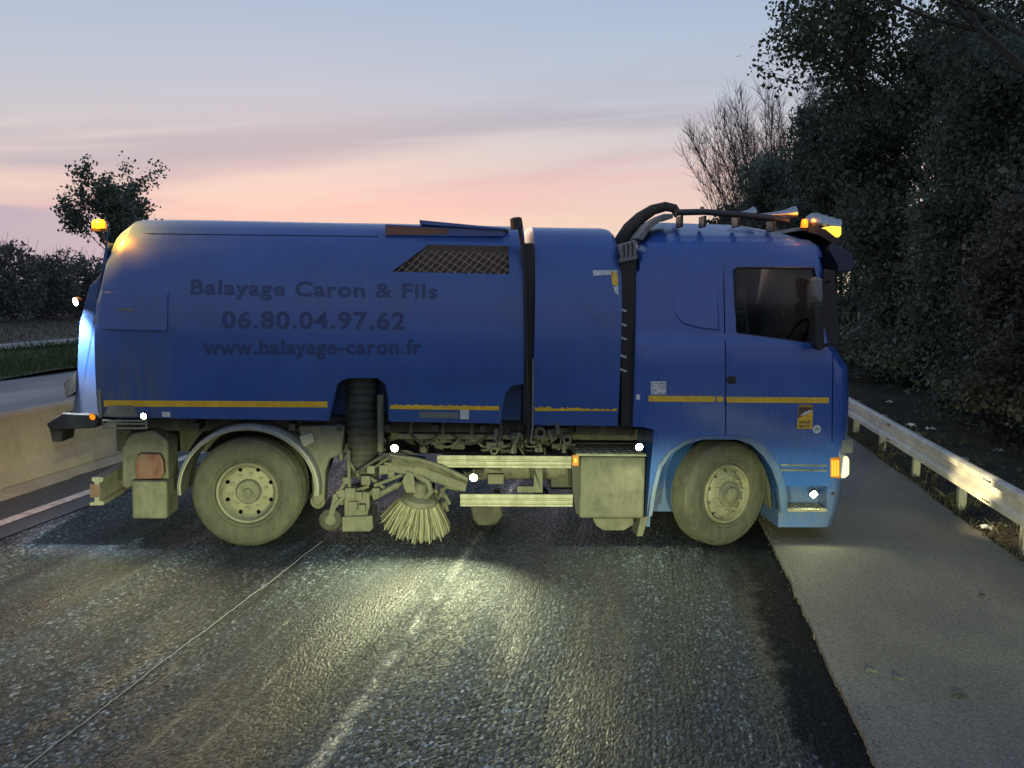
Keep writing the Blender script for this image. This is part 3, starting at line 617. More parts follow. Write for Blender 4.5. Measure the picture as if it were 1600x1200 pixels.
def lettering(body, x0, x1, yb0, yb1, cap, name, mat, parent, off=.005, spacing=1.06, stations=None, flat=None):
    me = text_mesh(body, spacing); xs = [v_.co.x for v_ in me.vertices]; a0, a1 = min(xs), max(xs)
    for v_ in me.vertices:
        p = (v_.co.x - a0) / (a1 - a0); px = x0 + (x1 - x0) * p; py = yb0 + (yb1 - yb0) * p - v_.co.y / .729 * cap
        u, w = S(px, py, 0 if flat is None else flat); v_.co = (u, (hv(u, w, stations) - off) if flat is None else flat, w)
    bm = bmesh.new(); bm.from_mesh(me); bm.verts.ensure_lookup_table(); seen = set(); comps = []
    for v_ in bm.verts:
        if v_.index in seen: continue
        stack = [v_]; seen.add(v_.index); comp = []
        while stack:
            c_ = stack.pop(); comp.append(c_.index)
            for e_ in c_.link_edges:
                o_ = e_.other_vert(c_)
                if o_.index not in seen: seen.add(o_.index); stack.append(o_)
        comps.append(comp)
    bm.free(); co = [v_.co.copy() for v_ in me.vertices]
    info = sorted([(min(co[i].x for i in c_), max(co[i].x for i in c_), c_) for c_ in comps], key=lambda k_: k_[0]); groups = []
    for a_, b_, c_ in info:
        if groups and (a_ + b_) / 2 < groups[-1][1]: groups[-1] = (groups[-1][0], max(b_, groups[-1][1]), groups[-1][2] + c_)
        else: groups.append((a_, b_, c_))
    for a_, b_, c_ in groups:                 # one object for each character
        mp_ = {i: k_ for k_, i in enumerate(c_)}; g_ = MB()
        g_.add([co[i] for i in c_], [tuple(mp_[i] for i in p.vertices) for p in me.polygons if p.vertices[0] in mp_]); g_.build(name, mat, parent)
lettering('Balayage Caron & Fils', 297, 683, 459, 466, 23.5, 'letter', M_letter, hopper, spacing=1.1)
lettering('06.80.04.97.62', 347, 633, 512, 514, 27, 'letter', M_letter, hopper, spacing=1.12)
lettering('www.balayage-caron.fr', 317, 659, 553, 553, 23.5, 'letter', M_letter, hopper, spacing=1.1)
decal_grid([(160, 626), (511, 628), (511, 637.5), (160, 636)], 'reflective_stripe', M_yellow, parent=hopper, n=(30, 2))
decal_grid([(609, 632), (780, 634), (780, 642), (609, 640)], 'reflective_stripe', M_yellow, parent=hopper, n=(60, 2), ragged_top=2.6)
decal_grid([(655, 644), (717, 645), (717, 655), (655, 654)], 'type_plate', M_grey, parent=hopper, n=(4, 2))
decal_grid([(719, 641), (733, 641), (733, 656), (719, 656)], 'white_sticker', M_white, parent=hopper, n=(2, 2))
decal_grid([(251, 644.5), (263.5, 644.5), (263.5, 652.5), (251, 652.5)], 'white_sticker', M_white, parent=hopper, n=(2, 2))
# seam moulding along the roof shoulder
mb = MB(); mb.tube([(S(x, y, .16)[0], hv(S(x, y, .16)[0], S(x, y, .16)[1]) - .001, S(x, y, .16)[1]) for x, y in [(176, 366 - 2)] + [(x_, 364 + (x_ - 190) * .012) for x_ in range(190, 600, 40)]], .007, 6)
part(mb, 'roof_seam', M_letter, hopper)
# locker hatch at the rear
hx = MB(); V = []
def on_h(px, py, off): u, w = S(px, py); return (u, hv(u, w) - off, w)
q4 = [(160, 456), (262, 458), (262, 517), (160, 515)]
mb = MB(); mb.add([on_h(x, y, .022) for x, y in q4] + [on_h(x, y, -.03) for x, y in q4], [(3, 2, 1, 0), (0, 1, 5, 4), (1, 2, 6, 5), (2, 3, 7, 6), (3, 0, 4, 7)])
hatch = part(mb, 'locker_hatch', M_paint, hopper, bevel=.006, fix=True)
mb = MB(); mb.add([on_h(x, y, .026) for x, y in [(185, 481), (210, 482), (210, 486), (185, 485)]], [(3, 2, 1, 0)]); part(mb, 'name_plate', M_grey, hatch)
# grille in the upper side: brown core, diamond lattice, frame
mb = MB(); mb.prism(SS(grille_px, .17), .165, .19); core = part(mb, 'radiator_core', M_brown, hopper, fix=True)
lat = MB()
(g0, g1, g2, g3) = [Vector((*S(x, y, .09), 0)) for x, y in grille_px]
def clip_seg(p, d):                          # clip a line to the grille quad
    poly = [g0, g1, g2, g3]; t0, t1 = -9, 9
    cen = (g0 + g1 + g2 + g3) / 4
    for i in range(4):
        a_, b_ = poly[i], poly[(i + 1) % 4]; n_ = Vector((-(b_ - a_).y, (b_ - a_).x, 0))
        if n_.dot(cen - a_) < 0: n_ = -n_
        dn = n_.dot(d); pn = n_.dot(p - a_)
        if abs(dn) < 1e-9:
            if pn < 0: return None
        elif dn > 0: t0 = max(t0, -pn / dn)
        else: t1 = min(t1, -pn / dn)
    return (p + d * t0, p + d * t1) if t1 > t0 + .01 else None
for ang, sp_, hw in ((48, .050, .0042), (-28, .066, .0042)):
    d = Vector((math.cos(R(ang)), math.sin(R(ang)), 0)); nn = Vector((-d.y, d.x, 0)); cen = (g0 + g1 + g2 + g3) / 4
    for k in range(-22, 23):
        c = clip_seg(cen + nn * (k * sp_), d)
        if c:
            pa, pb = c
            def gv(p): u, w = p.x, p.y; return hv(u, w) + .022
            mid = (pa + pb) / 2; P3 = [(p.x, gv(p), p.y) for p in (pa, mid, pb)]
            lat.tube(P3, hw, 4)
part(lat, 'grille_lattice', M_mesh, hopper)
# roof hatch: open tray and tilted lid
mb = MB(); mb.prism([S(601, 350, .22), S(787, 358, .22), S(787, 370, .22), S(601, 369, .22)], .24, 2.26); part(mb, 'roof_hatch', M_paint, hopper, bevel=.01, fix=True)
mb = MB(); mb.prism([S(655, 343.5, .2), S(786, 356, .2), S(788, 359.5, .2), S(656, 351, .2)], .20, 2.30); lid = part(mb, 'hatch_lid', M_paint, hopper, bevel=.006, fix=True)
mb = MB(); mb.prism([S(603, 352, .22), S(700, 358, .22), S(700, 365, .22), S(603, 367, .22)], .232, .239); part(mb, 'hatch_glow_panel', pm('painted_beacon_glow', (.24, .11, .06), .6, var=.4, scale=4), hopper, fix=True)  # orange beacon light on the hatch side, painted on as a thin plate
mb = MB(); a = S(785, 361, .5); mb.tube([(a[0], .3, a[1]), (a[0] + .05, .3, a[1] - .02)], .02, 8); part(mb, 'hatch_hinge', M_dark, hopper)
# front module of the body
def st2(px, ytop, ybot, vt=VT): return st(px, ytop, ybot, vt)
fst = [st(832, 358, 665), st(900, 359, 665.5), st(945, 359.5, 666), st(955, 361, 666), st(962, 368, 666, .4), st(966, 378, 666, .32)]
fme = loft(fst, 'engine_module'); fme.materials.append(M_paint)
module = link('engine_module', fme, truck, smooth=25)
decal_grid([(836, 635), (965, 639), (965, 643), (836, 643)], 'reflective_stripe', M_yellow, parent=module, n=(50, 2), stations=fst, ragged_top=3.5)
decal_grid([(928, 422), (966, 422), (966, 428), (928, 431)], 'torn_sticker', M_white, parent=module, n=(24, 2), stations=fst)
decal_grid([(956, 423), (967, 423), (967, 447), (958, 445)], 'torn_sticker', M_yellow, parent=module, n=(6, 4), stations=fst)
decal_grid([(959, 447), (967, 447), (967, 462), (961, 456)], 'torn_sticker', M_white, parent=module, n=(4, 4), stations=fst)
# gap column with post and beacon box between hopper and module
pprism([(816, 380), (834, 380), (834, 664), (818, 664)], .07, .6, 'gap_column', M_black)
mb = MB(); mb.tube([(*[S(x, y, -.02)[0]], -.02, S(x, y, -.02)[1]) for x, y in [(812, 356), (817, 385), (820, 420), (823, 560), (826, 690)]], [.020, .020, .018, .016, .014], 8); part(mb, 'lift_post', M_black, smooth=40)
mb = MB(); mb.tube([(S(x, y, -.02)[0], -.035, S(x, y, -.02)[1]) for x, y in [(833, 560), (832, 668), (829, 690)]], .008, 6); part(mb, 'cable', M_grey)
mb = MB(); mb.lathe([(-.0, .0), (.0, .060), (.10, .055), (.11, .035), (.11, 0)], (0, 0, 0), 'z', 16)
bc = mb.build('side_beacon', M_black, truck, smooth=35, loc=(S(808, 357, .0)[0], .0, S(808, 358, 0)[1])); bc.rotation_euler = (0, R(-8), 0)
# tailgate
mb = MB(); tg = SS([(164, 378), (162, 407), (152, 432), (137, 447), (128, 478), (121, 507), (118.5, 550), (117, 605), (110, 640), (118, 652), (154, 653), (156, 430)], .12)
mb.prism(tg, .17, W - .17); tail = part(mb, 'tailgate', M_tail, bevel=.02, fix=True)
mb = MB(); a, b = S(148, 497, -.01), S(154.5, 654, -.01); mb.bar((a[0], .03, a[1]), (b[0], .03, b[1]), .018, .03); part(mb, 'tailgate_seal', M_alu, tail)
mb = MB(); mb.prism(SS([(75, 661), (100, 645), (152, 648), (155, 662), (150, 668), (80, 671)], .1), .06, W - .06); lip = part(mb, 'tailgate_lip', M_dark, tail, bevel=.008, fix=True)
for v0 in (.1, 2.1):
    mb = MB(); mb.prism(SS([(79, 668), (100, 668), (97, 690), (83, 690)], .12), v0, v0 + .3); part(mb, 'rubber_flap', M_rubberc, tail, fix=True)
mb = MB(); mb.prism(SS([(98, 600), (117, 580), (117, 612), (102, 622)], .1), .12, .4); part(mb, 'rear_bracket', M_dark, tail, fix=True)
# hinged light bracket under the rear corner
mb = MB()
for y in (657.5, 662, 669):
    a, b = S(160 if y < 669 else 161, y, .0), S(229, y, .0); mb.bar((a[0], 0, a[1]), (b[0], 0, b[1]), .02, .014)
for x in (161, 229):
    a, b = S(x, 656), S(x, 670); mb.bar((a[0], 0, a[1]), (b[0], 0, b[1]), .02, .016)
a, b = S(174, 657), S(162, 668); mb.bar((a[0], -.01, a[1]), (b[0], -.01, b[1]), .014, .014)
part(mb, 'lamp_bracket', M_alu)
mb = MB(); mb.add([on_h(x, y, .006) for x, y in [(168, 634), (206, 634), (214, 652), (158, 652)]], [(3, 2, 1, 0)]); part(mb, 'skirt_panel', M_alu, hopper)

# --- lamps
def aim(o, d): o.rotation_euler = Vector(d).to_track_quat('-Z', 'Y').to_euler()
def lamp(px, py, v, r, d, power, name='work_lamp', lens=None, col=(.95, 1.0, .58), spot=150, blend=.6, square=False):
    lens = lens or M_lamp
    d = Vector(d).normalized(); u, w = S(px, py, v)
    mb = MB(); mb.lathe([(-.05, 0), (-.05, r * .7), (-.02, r * 1.15), (.012, r * 1.18), (.012, r * 1.02)], n=4 if square else 16, axis='z')
    face = Vector((d.x * .4, -1, -.12)) if d.y < -.5 else Vector((-.6, -1, -.3))
    ho = mb.build(name, M_black, truck, smooth=40, loc=(u, v, w)); ho.rotation_euler = face.to_track_quat('Z', 'Y').to_euler()
    mb = MB(); mb.lathe([(.004, 0), (.004, r * 1.04)], n=4 if square else 16, axis='z'); mb.build('lens', lens, ho)
    if power:
        ld = bpy.data.lights.new('lamp_light', 'SPOT'); ld.energy = power; ld.color = col; ld.spot_size = R(spot); ld.spot_blend = blend; ld.shadow_soft_size = r * .8
        lo = bpy.data.objects.new('lamp_light', ld); COL.objects.link(lo); lo.parent = truck
        p = Vector((u, v, w)) + d * .03; lo.location = p; aim(lo, d)
    return ho
lamp(225, 650, -.04, .028, (-.3, -.85, -.5), 110, spot=140, blend=1.0)
lamp(616.5, 700, -.03, .034, (-.04, -.9, -.40), 140, spot=110, blend=1.0)
lamp(740, 746, -.10, .036, (-.26, -.9, -.33), 190, spot=105, blend=1.0)
lamp(998.5, 698, -.06, .034, (-.1, -.8, -.6), 36, spot=165)
lamp(1271, 772, .05, .042, (-.15, -1, -.25), 9, spot=170, square=True, name='step_lamp')
lamp(119, 471, .06, .036, (-.2, .05, -1), 14, spot=165, col=(.80, .90, 1.0), name='rear_work_lamp')
ld = bpy.data.lights.new('lamp_light', 'SPOT'); ld.energy = 300; ld.color = (.74, .84, 1.0); ld.spot_size = R(62); ld.spot_blend = .8; ld.shadow_soft_size = .05  # extra unseen beam, added beside the rear lamp to brighten the ground patch
lo = bpy.data.objects.new('lamp_light', ld); COL.objects.link(lo); lo.parent = truck; lo.location = (S(104, 474, .06)[0], .06, S(104, 474, .06)[1]); aim(lo, (.35, .55, -2.1))
lamp(145, 651, .0, .030, (-.4, -1, -.1), 5, name='rear_marker', lens=M_orange, col=(1, .35, .05), spot=170)
lamp(1330, 405, .35, .018, (.7, -.7, 0), 0, name='cab_marker', lens=M_head)

# --- wheels
RT = .527
def make_wheel(kind):
    wheel_prof_front = [(.06, .300), (.030, .296), (.012, .285), (.020, .268), (.055, .258), (.075, .245), (.050, .225), (.030, .190), (.026, .150), (.020, .128), (.020, .110)]
    wheel_prof_rear = [(.06, .300), (.030, .296), (.012, .285), (.022, .268), (.07, .258), (.115, .245), (.135, .222), (.128, .190), (.125, .150), (.125, .10)]
    pr = wheel_prof_front if kind == 'front' else wheel_prof_rear
    back = [(pr[-1][0] + .02, pr[-1][1])] + [(h + .022, r - .004) for h, r in pr[::-1][1:-3]] + [(.26, .27), (.30, .285), (.30, .30)]
    mb = MB(); mb.lathe(pr + back + [pr[0]], n=56); me = mb.mesh('wheel')
    hr, hh = (.232, .04) if kind == 'front' else (.222, .13)
    holes = MB()
    for k in range(8 if kind == 'rear' else 10):
        a = 2 * math.pi * (k + .5) / (8 if kind == 'rear' else 10)
        holes.lathe([(hh - .10, 0), (hh - .10, .021), (hh + .10, .021), (hh + .10, 0)], (hr * math.cos(a), 0, hr * math.sin(a)), n=10)
    me = cut(me, [holes]); me.materials.clear(); me.materials.append(M_rim)
    wo_ = link('wheel', me, truck, smooth=35)
    h0 = .02 if kind == 'front' else .125
    ty = MB(); wd = .30
    tp = [(.055, .297), (.030, .305), (.012, .335), (.002, .385), (.0, .420), (.006, .455), (.018, .490), (.030, .505), (.045, .516), (.058, .5225)]
    g_ = []
    for c in (.085, .125, .165, .205, .245):
        g_ += [(c - .012, .525 if c != .085 else .524), (c - .008, .513), (c + .006, .513), (c + .010, .526)]
    tp2 = tp + g_ + [(wd - h, r) for h, r in tp[::-1]]
    ty.lathe(tp2, n=64); ty.build('tyre', M_rubber, wo_, smooth=35)
    rg = MB()
    for rr in (.335, .49): rg.lathe([(.013 if rr < .4 else .018, rr - .004), (.006 if rr < .4 else .012, rr), (.016 if rr < .4 else .02, rr + .005)], n=56)
    rg.build('sidewall_rib', M_rubber, wo_, smooth=60)
    hb = MB()
    if kind == 'front': hb.lathe([(.03, .128), (-.005, .125), (-.012, .112), (-.012, .080), (-.045, .074), (-.055, .055), (-.058, 0)], n=28)
    else: hb.lathe([(.13, .120), (.075, .116), (.060, .105), (.058, .045), (.030, .040), (.026, .030), (.026, 0)], n=28)
    hb.build('hub', M_dusty, wo_, smooth=35)
    nut = None
    for k in range(10):
        a = 2 * math.pi * k / 10 + .2
        if nut is None:
            nb = MB(); nb.lathe([(.0, .017), (-.026, .016), (-.030, .010), (-.034, 0)], n=6); nut = nb.mesh('nut'); nut.materials.append(M_rim)
        rn = .168
        link('wheel_nut', nut, wo_, loc=(rn * math.cos(a), (.027 if kind == 'front' else .126), rn * math.sin(a)))
    return wo_
rw = make_wheel('rear'); ru = S(385, 767)[0]
rw.location = (ru, 0.0, RT - .008)
w2 = dup(rw, truck); w2.location = (ru, W, RT - .008); w2.rotation_euler = (0, 0, math.pi)
for v0 in (.345, W - .645):
    inner = MB(); inner.lathe([(.0, .28), (.0, .42), (.02, .50), (.06, .522), (.24, .522), (.28, .50), (.30, .42), (.30, .28)], n=48); iw = inner.build('inner_tyre', M_rubber, truck, smooth=40, loc=(ru, v0, RT - .008))
fw = make_wheel('front'); fu = S(1131, 775)[0]
STEER = R(28)
def place_front(o, flip):
    c = Vector((fu, .19 if not flip else W - .19, RT - .008))
    ang = STEER + (math.pi if flip else 0)
    off = Vector((0, -.15, 0)); off.rotate(Matrix.Rotation(ang, 3, 'Z'))
    o.rotation_euler = (0, 0, ang); o.location = c + off
place_front(fw, False); f2 = dup(fw, truck); place_front(f2, True)
for u_, n_ in ((ru, 'rear_axle'), (fu, 'front_axle')):
    mb = MB(); mb.tube([(u_, .32, RT), (u_, W - .32, RT)], .07, 12)
    mb.lathe([(-.2, .02), (-.14, .15), (0, .2), (.14, .15), (.2, .02)], (u_, W / 2, RT), 'y', 16)
    part(mb, n_, M_dark, smooth=40)
# rear mudguards
for v0, v1 in ((-.015, .60), (W - .60, W + .015)):
    mb = MB(); n = 26; ring = []
    for k in range(n + 1):
        a = R(-4) + R(188) * k / n
        ring.append((ru + .02 + math.cos(a) * (.665 if k not in (0, n) else .66), RT + .02 + math.sin(a) * .62))
    V = []
    for (x, z) in ring:
        dx, dz = (x - ru), (z - RT); l_ = math.hypot(dx, dz); dx /= l_; dz /= l_
        V += [(x - dx * .035, v0, z - dz * .035), (x, v0 + .012, z), (x + dx * .012, v0 + .06, z + dz * .012), (x + dx * .012, v1, z + dz * .012), (x - dx * .008, v1, z - dz * .008), (x - dx * .03, v0 + .02, z - dz * .03)]
    mb.add(V, [(i * 6 + q, i * 6 + (q + 1) % 6, (i + 1) * 6 + (q + 1) % 6, (i + 1) * 6 + q) for i in range(n) for q in range(6)] + [tuple(range(6)), tuple(range(n * 6 + 5, n * 6 - 1, -1))])
    part(mb, 'mudguard', M_grey, smooth=40, fix=True)
    mb = MB()
    mb.tube([(x - (x - ru) * .045, v0 - .004, z - (z - RT) * .045) for x, z in ring], .009, 6); part(mb, 'mudguard_edge', M_alu, smooth=60)

# --- chassis and running gear
for v0 in (.80, 1.58):
    a, b = S(182, 690, v0), S(1290, 690, v0); z = .95
    mb = MB(); mb.prism([(v0, .78), (v0 + .09, .78), (v0 + .09, .79), (v0 + .012, .79), (v0 + .012, 1.04), (v0 + .09, 1.04), (v0 + .09, 1.05), (v0, 1.05)], a[0], b[0])
    mb.v = [(y, x, zz) for x, y, zz in mb.v]; part(mb, 'chassis_rail', M_dark, fix=True)
mb = MB(); a, b = S(200, 660, .5), S(985, 660, .5); mb.box(a[0], b[0], .35, W - .35, 1.06, 1.22); part(mb, 'subframe', M_dark, bevel=.01)
for px in range(300, 960, 75):
    a = S(px, 668, .1)[0]; mb = MB(); mb.box(a, a + .06, .12, W - .12, 1.11, 1.175); part(mb, 'cross_member', M_dark)
mb = MB(); a, b = S(622, 681, .25), S(870, 681, .25); mb.box(a[0], b[0], .22, .28, a[1] - .025, a[1] + .025); part(mb, 'service_rail', M_dusty, bevel=.006)
for px in (640, 690, 735, 780):
    mb = MB(); x = S(px, 680, .25)[0]; mb.box(x, x + .03, .24, .29, 1.02, 1.2); part(mb, 'rail_strut', M_dusty)
for k in range(7):                            # sagging hoses on the service rail
    x0 = S(642 + 32 * k, 680, .2)[0]; x1 = x0 + .26 + .05 * (k % 3); z0 = S(700, 678, .2)[1]
    mb = MB(); mb.tube([(x0 + (x1 - x0) * q, .18 + .01 * k, z0 - .10 * (1 + .3 * (k % 2)) * math.sin(math.pi * q)) for q in np.linspace(0, 1, 9)], .013, 7); part(mb, 'hose', M_dusty if k % 2 else M_dark, smooth=60)
# rear box, lamp cover, bracket, underrun bar
bx_ = pbox(206, 752, 260, 811, .02, .42, 'tool_box', M_dusty, bevel=.025)
pprism([(214, 749), (211, 735), (213, 714), (219, 709), (250, 710), (255, 722), (256, 740), (251, 748)], .06, .12, 'lamp_cover', M_red, bevel=.01)
pprism([(190, 700), (203, 678), (240, 672), (262, 690), (264, 752), (212, 756), (196, 765), (191, 760)], .16, .5, 'rear_bracket', M_dusty, bevel=.02)
mb = MB(); cs = [(144, 746), (161, 746), (161, 752), (155, 754), (155, 782), (162, 784), (162, 789), (140, 790), (140, 786), (148, 784), (148, 754), (143, 751)]
ur = pprism(cs, .06, W - .06, 'underrun_bar', M_alu, fix=None) if False else None
mb = MB(); mb.prism(SS(cs, .06), .06, W - .06); ur = part(mb, 'underrun_bar', M_alu, fix=True)
a = S(144, 757, .05), S(154, 777, .05); mb = MB(); mb.box(a[0][0] - .02, a[1][0] - .0, .05, .30, a[1][1], a[0][1]); part(mb, 'red_reflector', M_red, ur)
for v0 in (.7, 1.7):
    mb = MB(); p0, p1 = S(160, 770, .5), S(205, 690, .5); mb.bar((p0[0] + .02, v0, p0[1]), (p1[0] + .2, v0, p1[1]), .06, .10); part(mb, 'underrun_bracket', M_dark)
# bell bracket ahead of the rear wheel
mb = MB(); mb.prism(SS([(468, 664), (540, 664), (535, 708), (516, 716), (510, 735), (508, 778), (500, 788), (490, 786), (488, 740), (484, 716), (474, 704)], .2), .14, .40); part(mb, 'hose_bracket', M_dusty, bevel=.02, fix=True)
mb = MB(); c = S(497, 783, .2); mb.lathe([(-.09, 0), (-.09, .07), (.09, .07), (.09, 0)], (c[0], .27, c[1]), 'y', 18); part(mb, 'pivot_pin', M_dusty, smooth=40)
pprism([(467, 682), (488, 676), (492, 690), (474, 700)], .1, .35, 'bracket_plate', M_grey, bevel=.006)
# corrugated suction hose
mb = MB(); path = [Vector((S(x, y, .28)[0], .24, S(x, y, .28)[1])) for x, y in [(566, 588), (566, 610), (566, 635), (567, 660), (568, 685), (569, 705), (569, 722), (567, 745)]]
pts = []; rs = []
for i in range(len(path) - 1):
    for k in range(12):
        q = k / 12; pts.append(path[i].lerp(path[i + 1], q)); rs.append((.155 - .012 * (i / 7)) + .009 * math.cos((i * 12 + k) * 2 * math.pi / 6))
mb.tube(pts, rs, 28); part(mb, 'suction_hose', M_rubberc, smooth=70)
mb = MB(); mb.tube([(S(595, 616, .1)[0], .06, S(595, 616, .1)[1]), (S(595, 704, .1)[0], .06, S(595, 704, .1)[1])], .032, 12); part(mb, 'lift_cylinder', M_dusty, smooth=40)
mb = MB(); mb.tube([(S(595, 704, .1)[0], .06, S(595, 704, .1)[1]), (S(594, 745, .1)[0], .06, S(594, 745, .1)[1])], .014, 8); part(mb, 'cylinder_rod', M_chrome)
# suction nozzle and castor
nz_o = pprism([(534, 808), (582, 806), (583, 826), (578, 831), (534, 831)], .02, .55, 'nozzle_skirt', M_dusty, bevel=.012)
pprism([(537, 770), (556, 766), (577, 770), (578, 790), (574, 806), (538, 808)], .06, .45, 'suction_nozzle', M_dusty, bevel=.012)
mb = MB(); c = S(516, 813, .05); mb.lathe([(-.05, .05), (-.05, .085), (-.035, .108), (.035, .108), (.05, .085), (.05, .05)], (c[0], .10, max(c[1], .112)), 'y', 28)
cw = part(mb, 'castor_wheel', M_rubberc, smooth=40)
mb = MB(); mb.lathe([(-.048, 0), (-.058, .02), (-.052, .05), (.05, .05), (.05, 0)], (c[0], .10, max(c[1], .112)), 'y', 16); mb.build('castor_rim', M_dusty, cw, smooth=40)
mb = MB(); mb.bar((c[0], .04, max(c[1], .112)), (c[0] + .06, .04, c[1] + .26), .02, .05); mb.bar((c[0] + .06, .04, c[1] + .26), (c[0] + .2, .04, c[1] + .28), .02, .06); part(mb, 'castor_fork', M_dusty)
rods = [((545, 702), (546, 768), .018), ((530, 768), (545, 745), .02), ((533, 790), (533, 760), .022), ((560, 790), (600, 752), .02), ((585, 758), (628, 742), .018), ((541, 715), (560, 745), .014),
        ((552, 768), (575, 762), .016), ((565, 800), (566, 765), .015), ((524, 790), (540, 772), .022), ((583, 778), (622, 758), .03), ((575, 745), (600, 765), .018)]
for k, (p, q, r_) in enumerate(rods):
    a, b = S(*p, .05), S(*q, .05); vv = .02 + .03 * (k % 4); mb = MB(); mb.tube([(a[0], vv, a[1]), (b[0], vv + .03, b[1])], r_, 8); part(mb, 'nozzle_rod', M_dusty, smooth=40)
for k, (x, y, s_) in enumerate([(548, 772, 9), (560, 776, 7), (541, 752, 6), (572, 752, 8), (588, 770, 7), (552, 792, 8), (566, 795, 6), (600, 735, 8), (612, 742, 6), (580, 735, 7)]):
    vv = -.02 + .02 * (k % 3); a, b = S(x - s_, y + s_ * .8, vv), S(x + s_ * .8, y - s_, vv); mb = MB(); mb.box(a[0], b[0], vv, vv + .14, a[1], b[1]); part(mb, 'nozzle_fitting', M_dusty, bevel=.008)
for k in range(9):                            # hydraulic hoses looping over the gear
    x0, y0 = 556 + 5 * k, 738 - 3 * (k % 4); x1, y1 = 640 + 3 * k, 722 + 5 * (k % 3); pk = 22 + 4 * (k % 3)
    P3 = []
    for q in np.linspace(0, 1, 12):
        s_ = S(x0 + (x1 - x0) * q, y0 + (y1 - y0) * q - pk * math.sin(math.pi * q) * (.5 + .5 * q), .0); P3.append((s_[0], -.02 + .02 * k - .03 * math.sin(math.pi * q), s_[1]))
    mb = MB(); mb.tube(P3, .012 + .003 * (k % 2), 7); part(mb, 'hydraulic_hose', M_dusty if k % 3 else M_dark, smooth=60)
for k in range(6):                            # hose bundle along the brush arm
    P3 = []
    for q in np.linspace(0, 1, 10):
        s_ = S(612 + 118 * q, 712 + 3.5 * k + (36 - 2 * k) * q - 8 * math.sin(math.pi * q), .0); P3.append((s_[0], -.03 + .018 * k, s_[1]))
    mb = MB(); mb.tube(P3, .022, 8); part(mb, 'arm_hose', M_dusty, smooth=60)
mb = MB(); mb.prism(SS([(600, 722), (640, 722), (730, 755), (727, 768), (640, 742), (600, 735)], .05), .03, .12); part(mb, 'brush_arm', M_dusty, bevel=.01, fix=True)
# rotating brush: motor, dish and wire bristles
bc_u, bc_w = S(655, 781, .06); tilt = Matrix.Rotation(R(8), 3, 'Y') @ Matrix.Rotation(R(14), 3, 'X')
def bt(p): return Vector((bc_u, .10, bc_w)) + tilt @ Vector(p)
mb = MB(); mb.lathe([(.045, 0), (.045, .10), (.03, .165), (-.005, .185), (-.02, .18), (-.02, 0)], n=32, axis='z'); mb.v = [tuple(bt(p)) for p in mb.v]
brush = part(mb, 'brush_dish', M_dusty, smooth=35)
br = MB()
for k in range(460):
    a = 2 * math.pi * k / 460 + random.gauss(0, .02); row = k % 3; r0 = .17 - .02 * row; r1 = .33 + random.gauss(0, .014) - .03 * row; z1 = -.285 + random.gauss(0, .012)
    wv = .11 * random.gauss(0, 1)
    p0, p1, p2 = (r0 * math.cos(a), r0 * math.sin(a), -.01), ((r0 + r1) / 2 * math.cos(a + wv * .4), (r0 + r1) / 2 * math.sin(a + wv * .4), z1 * .45), (r1 * math.cos(a + wv), r1 * math.sin(a + wv), z1)
    P3 = [bt(p) for p in (p0, p1, p2)]
    P3 = [Vector((p.x, p.y, max(p.z, .006))) for p in P3]
    br.tube(P3, [.0045, .005, .004], 3)
tag(part(br, 'bristles', M_bristle, brush), kind='stuff')
mb = MB(); mb.lathe([(.04, 0), (.04, .075), (.17, .065), (.18, .05), (.18, 0)], n=18, axis='z'); mb.v = [tuple(bt(p)) for p in mb.v]; part(mb, 'brush_motor', M_dusty, brush, smooth=35)
mb = MB(); mb.tube([bt((.06, -.05, .05)), bt((.10, -.08, .14)), bt((.06, -.06, .22)), bt((-.05, 0, .24))], .03, 8); part(mb, 'motor_hose', M_dusty, brush, smooth=60)
pprism([(628, 752), (636, 736), (646, 740), (650, 770), (634, 770)], .0, .05, 'motor_bracket', M_dusty, bevel=.006)
mb = MB(); c_ = S(680, 770, .3)
for k in range(9):
    x, z = c_[0] + random.uniform(-.1, .12), c_[1] + random.uniform(-.12, .06); mb.bar((x, .3, z), (x + random.uniform(-.06, .06), .32, z - .1), .03, .03)
part(mb, 'brush_linkage', M_dusty)
# side guards
for (x0, y0, x1, y1) in ((683, 713, 893, 730), (719, 773, 895, 791)):
    a, b = S(x0, y1, .0), S(x1, y0, .0); h_ = b[1] - a[1]; mb = MB()
    mb.prism([(0.0, a[1]), (.03, a[1]), (.03, b[1]), (0, b[1]), (0, b[1] - h_ * .30), (.007, b[1] - h_ * .36), (.007, b[1] - h_ * .44), (0, b[1] - h_ * .5), (0, a[1] + h_ * .3), (.007, a[1] + h_ * .25), (.007, a[1] + h_ * .2), (0, a[1] + h_ * .14)], a[0], b[0])
    mb.v = [(y, x, z) for x, y, z in mb.v]; part(mb, 'side_guard_bar', M_alu, fix=True)
pprism([(829, 730), (848, 730), (848, 770), (808, 770), (808, 760), (834, 760), (834, 730)], .035, .10, 'guard_bracket', M_dusty, bevel=.006)
pprism([(893, 712), (906, 712), (906, 803), (900, 803), (895, 770)], .02, .10, 'guard_end_plate', M_dark)
om = pbox(894, 711, 904.5, 728, -.02, .015, 'side_marker', M_amberglass, bevel=.004); pbox(897, 716, 901.5, 723, -.028, -.018, 'marker_lens', M_orange2, om)
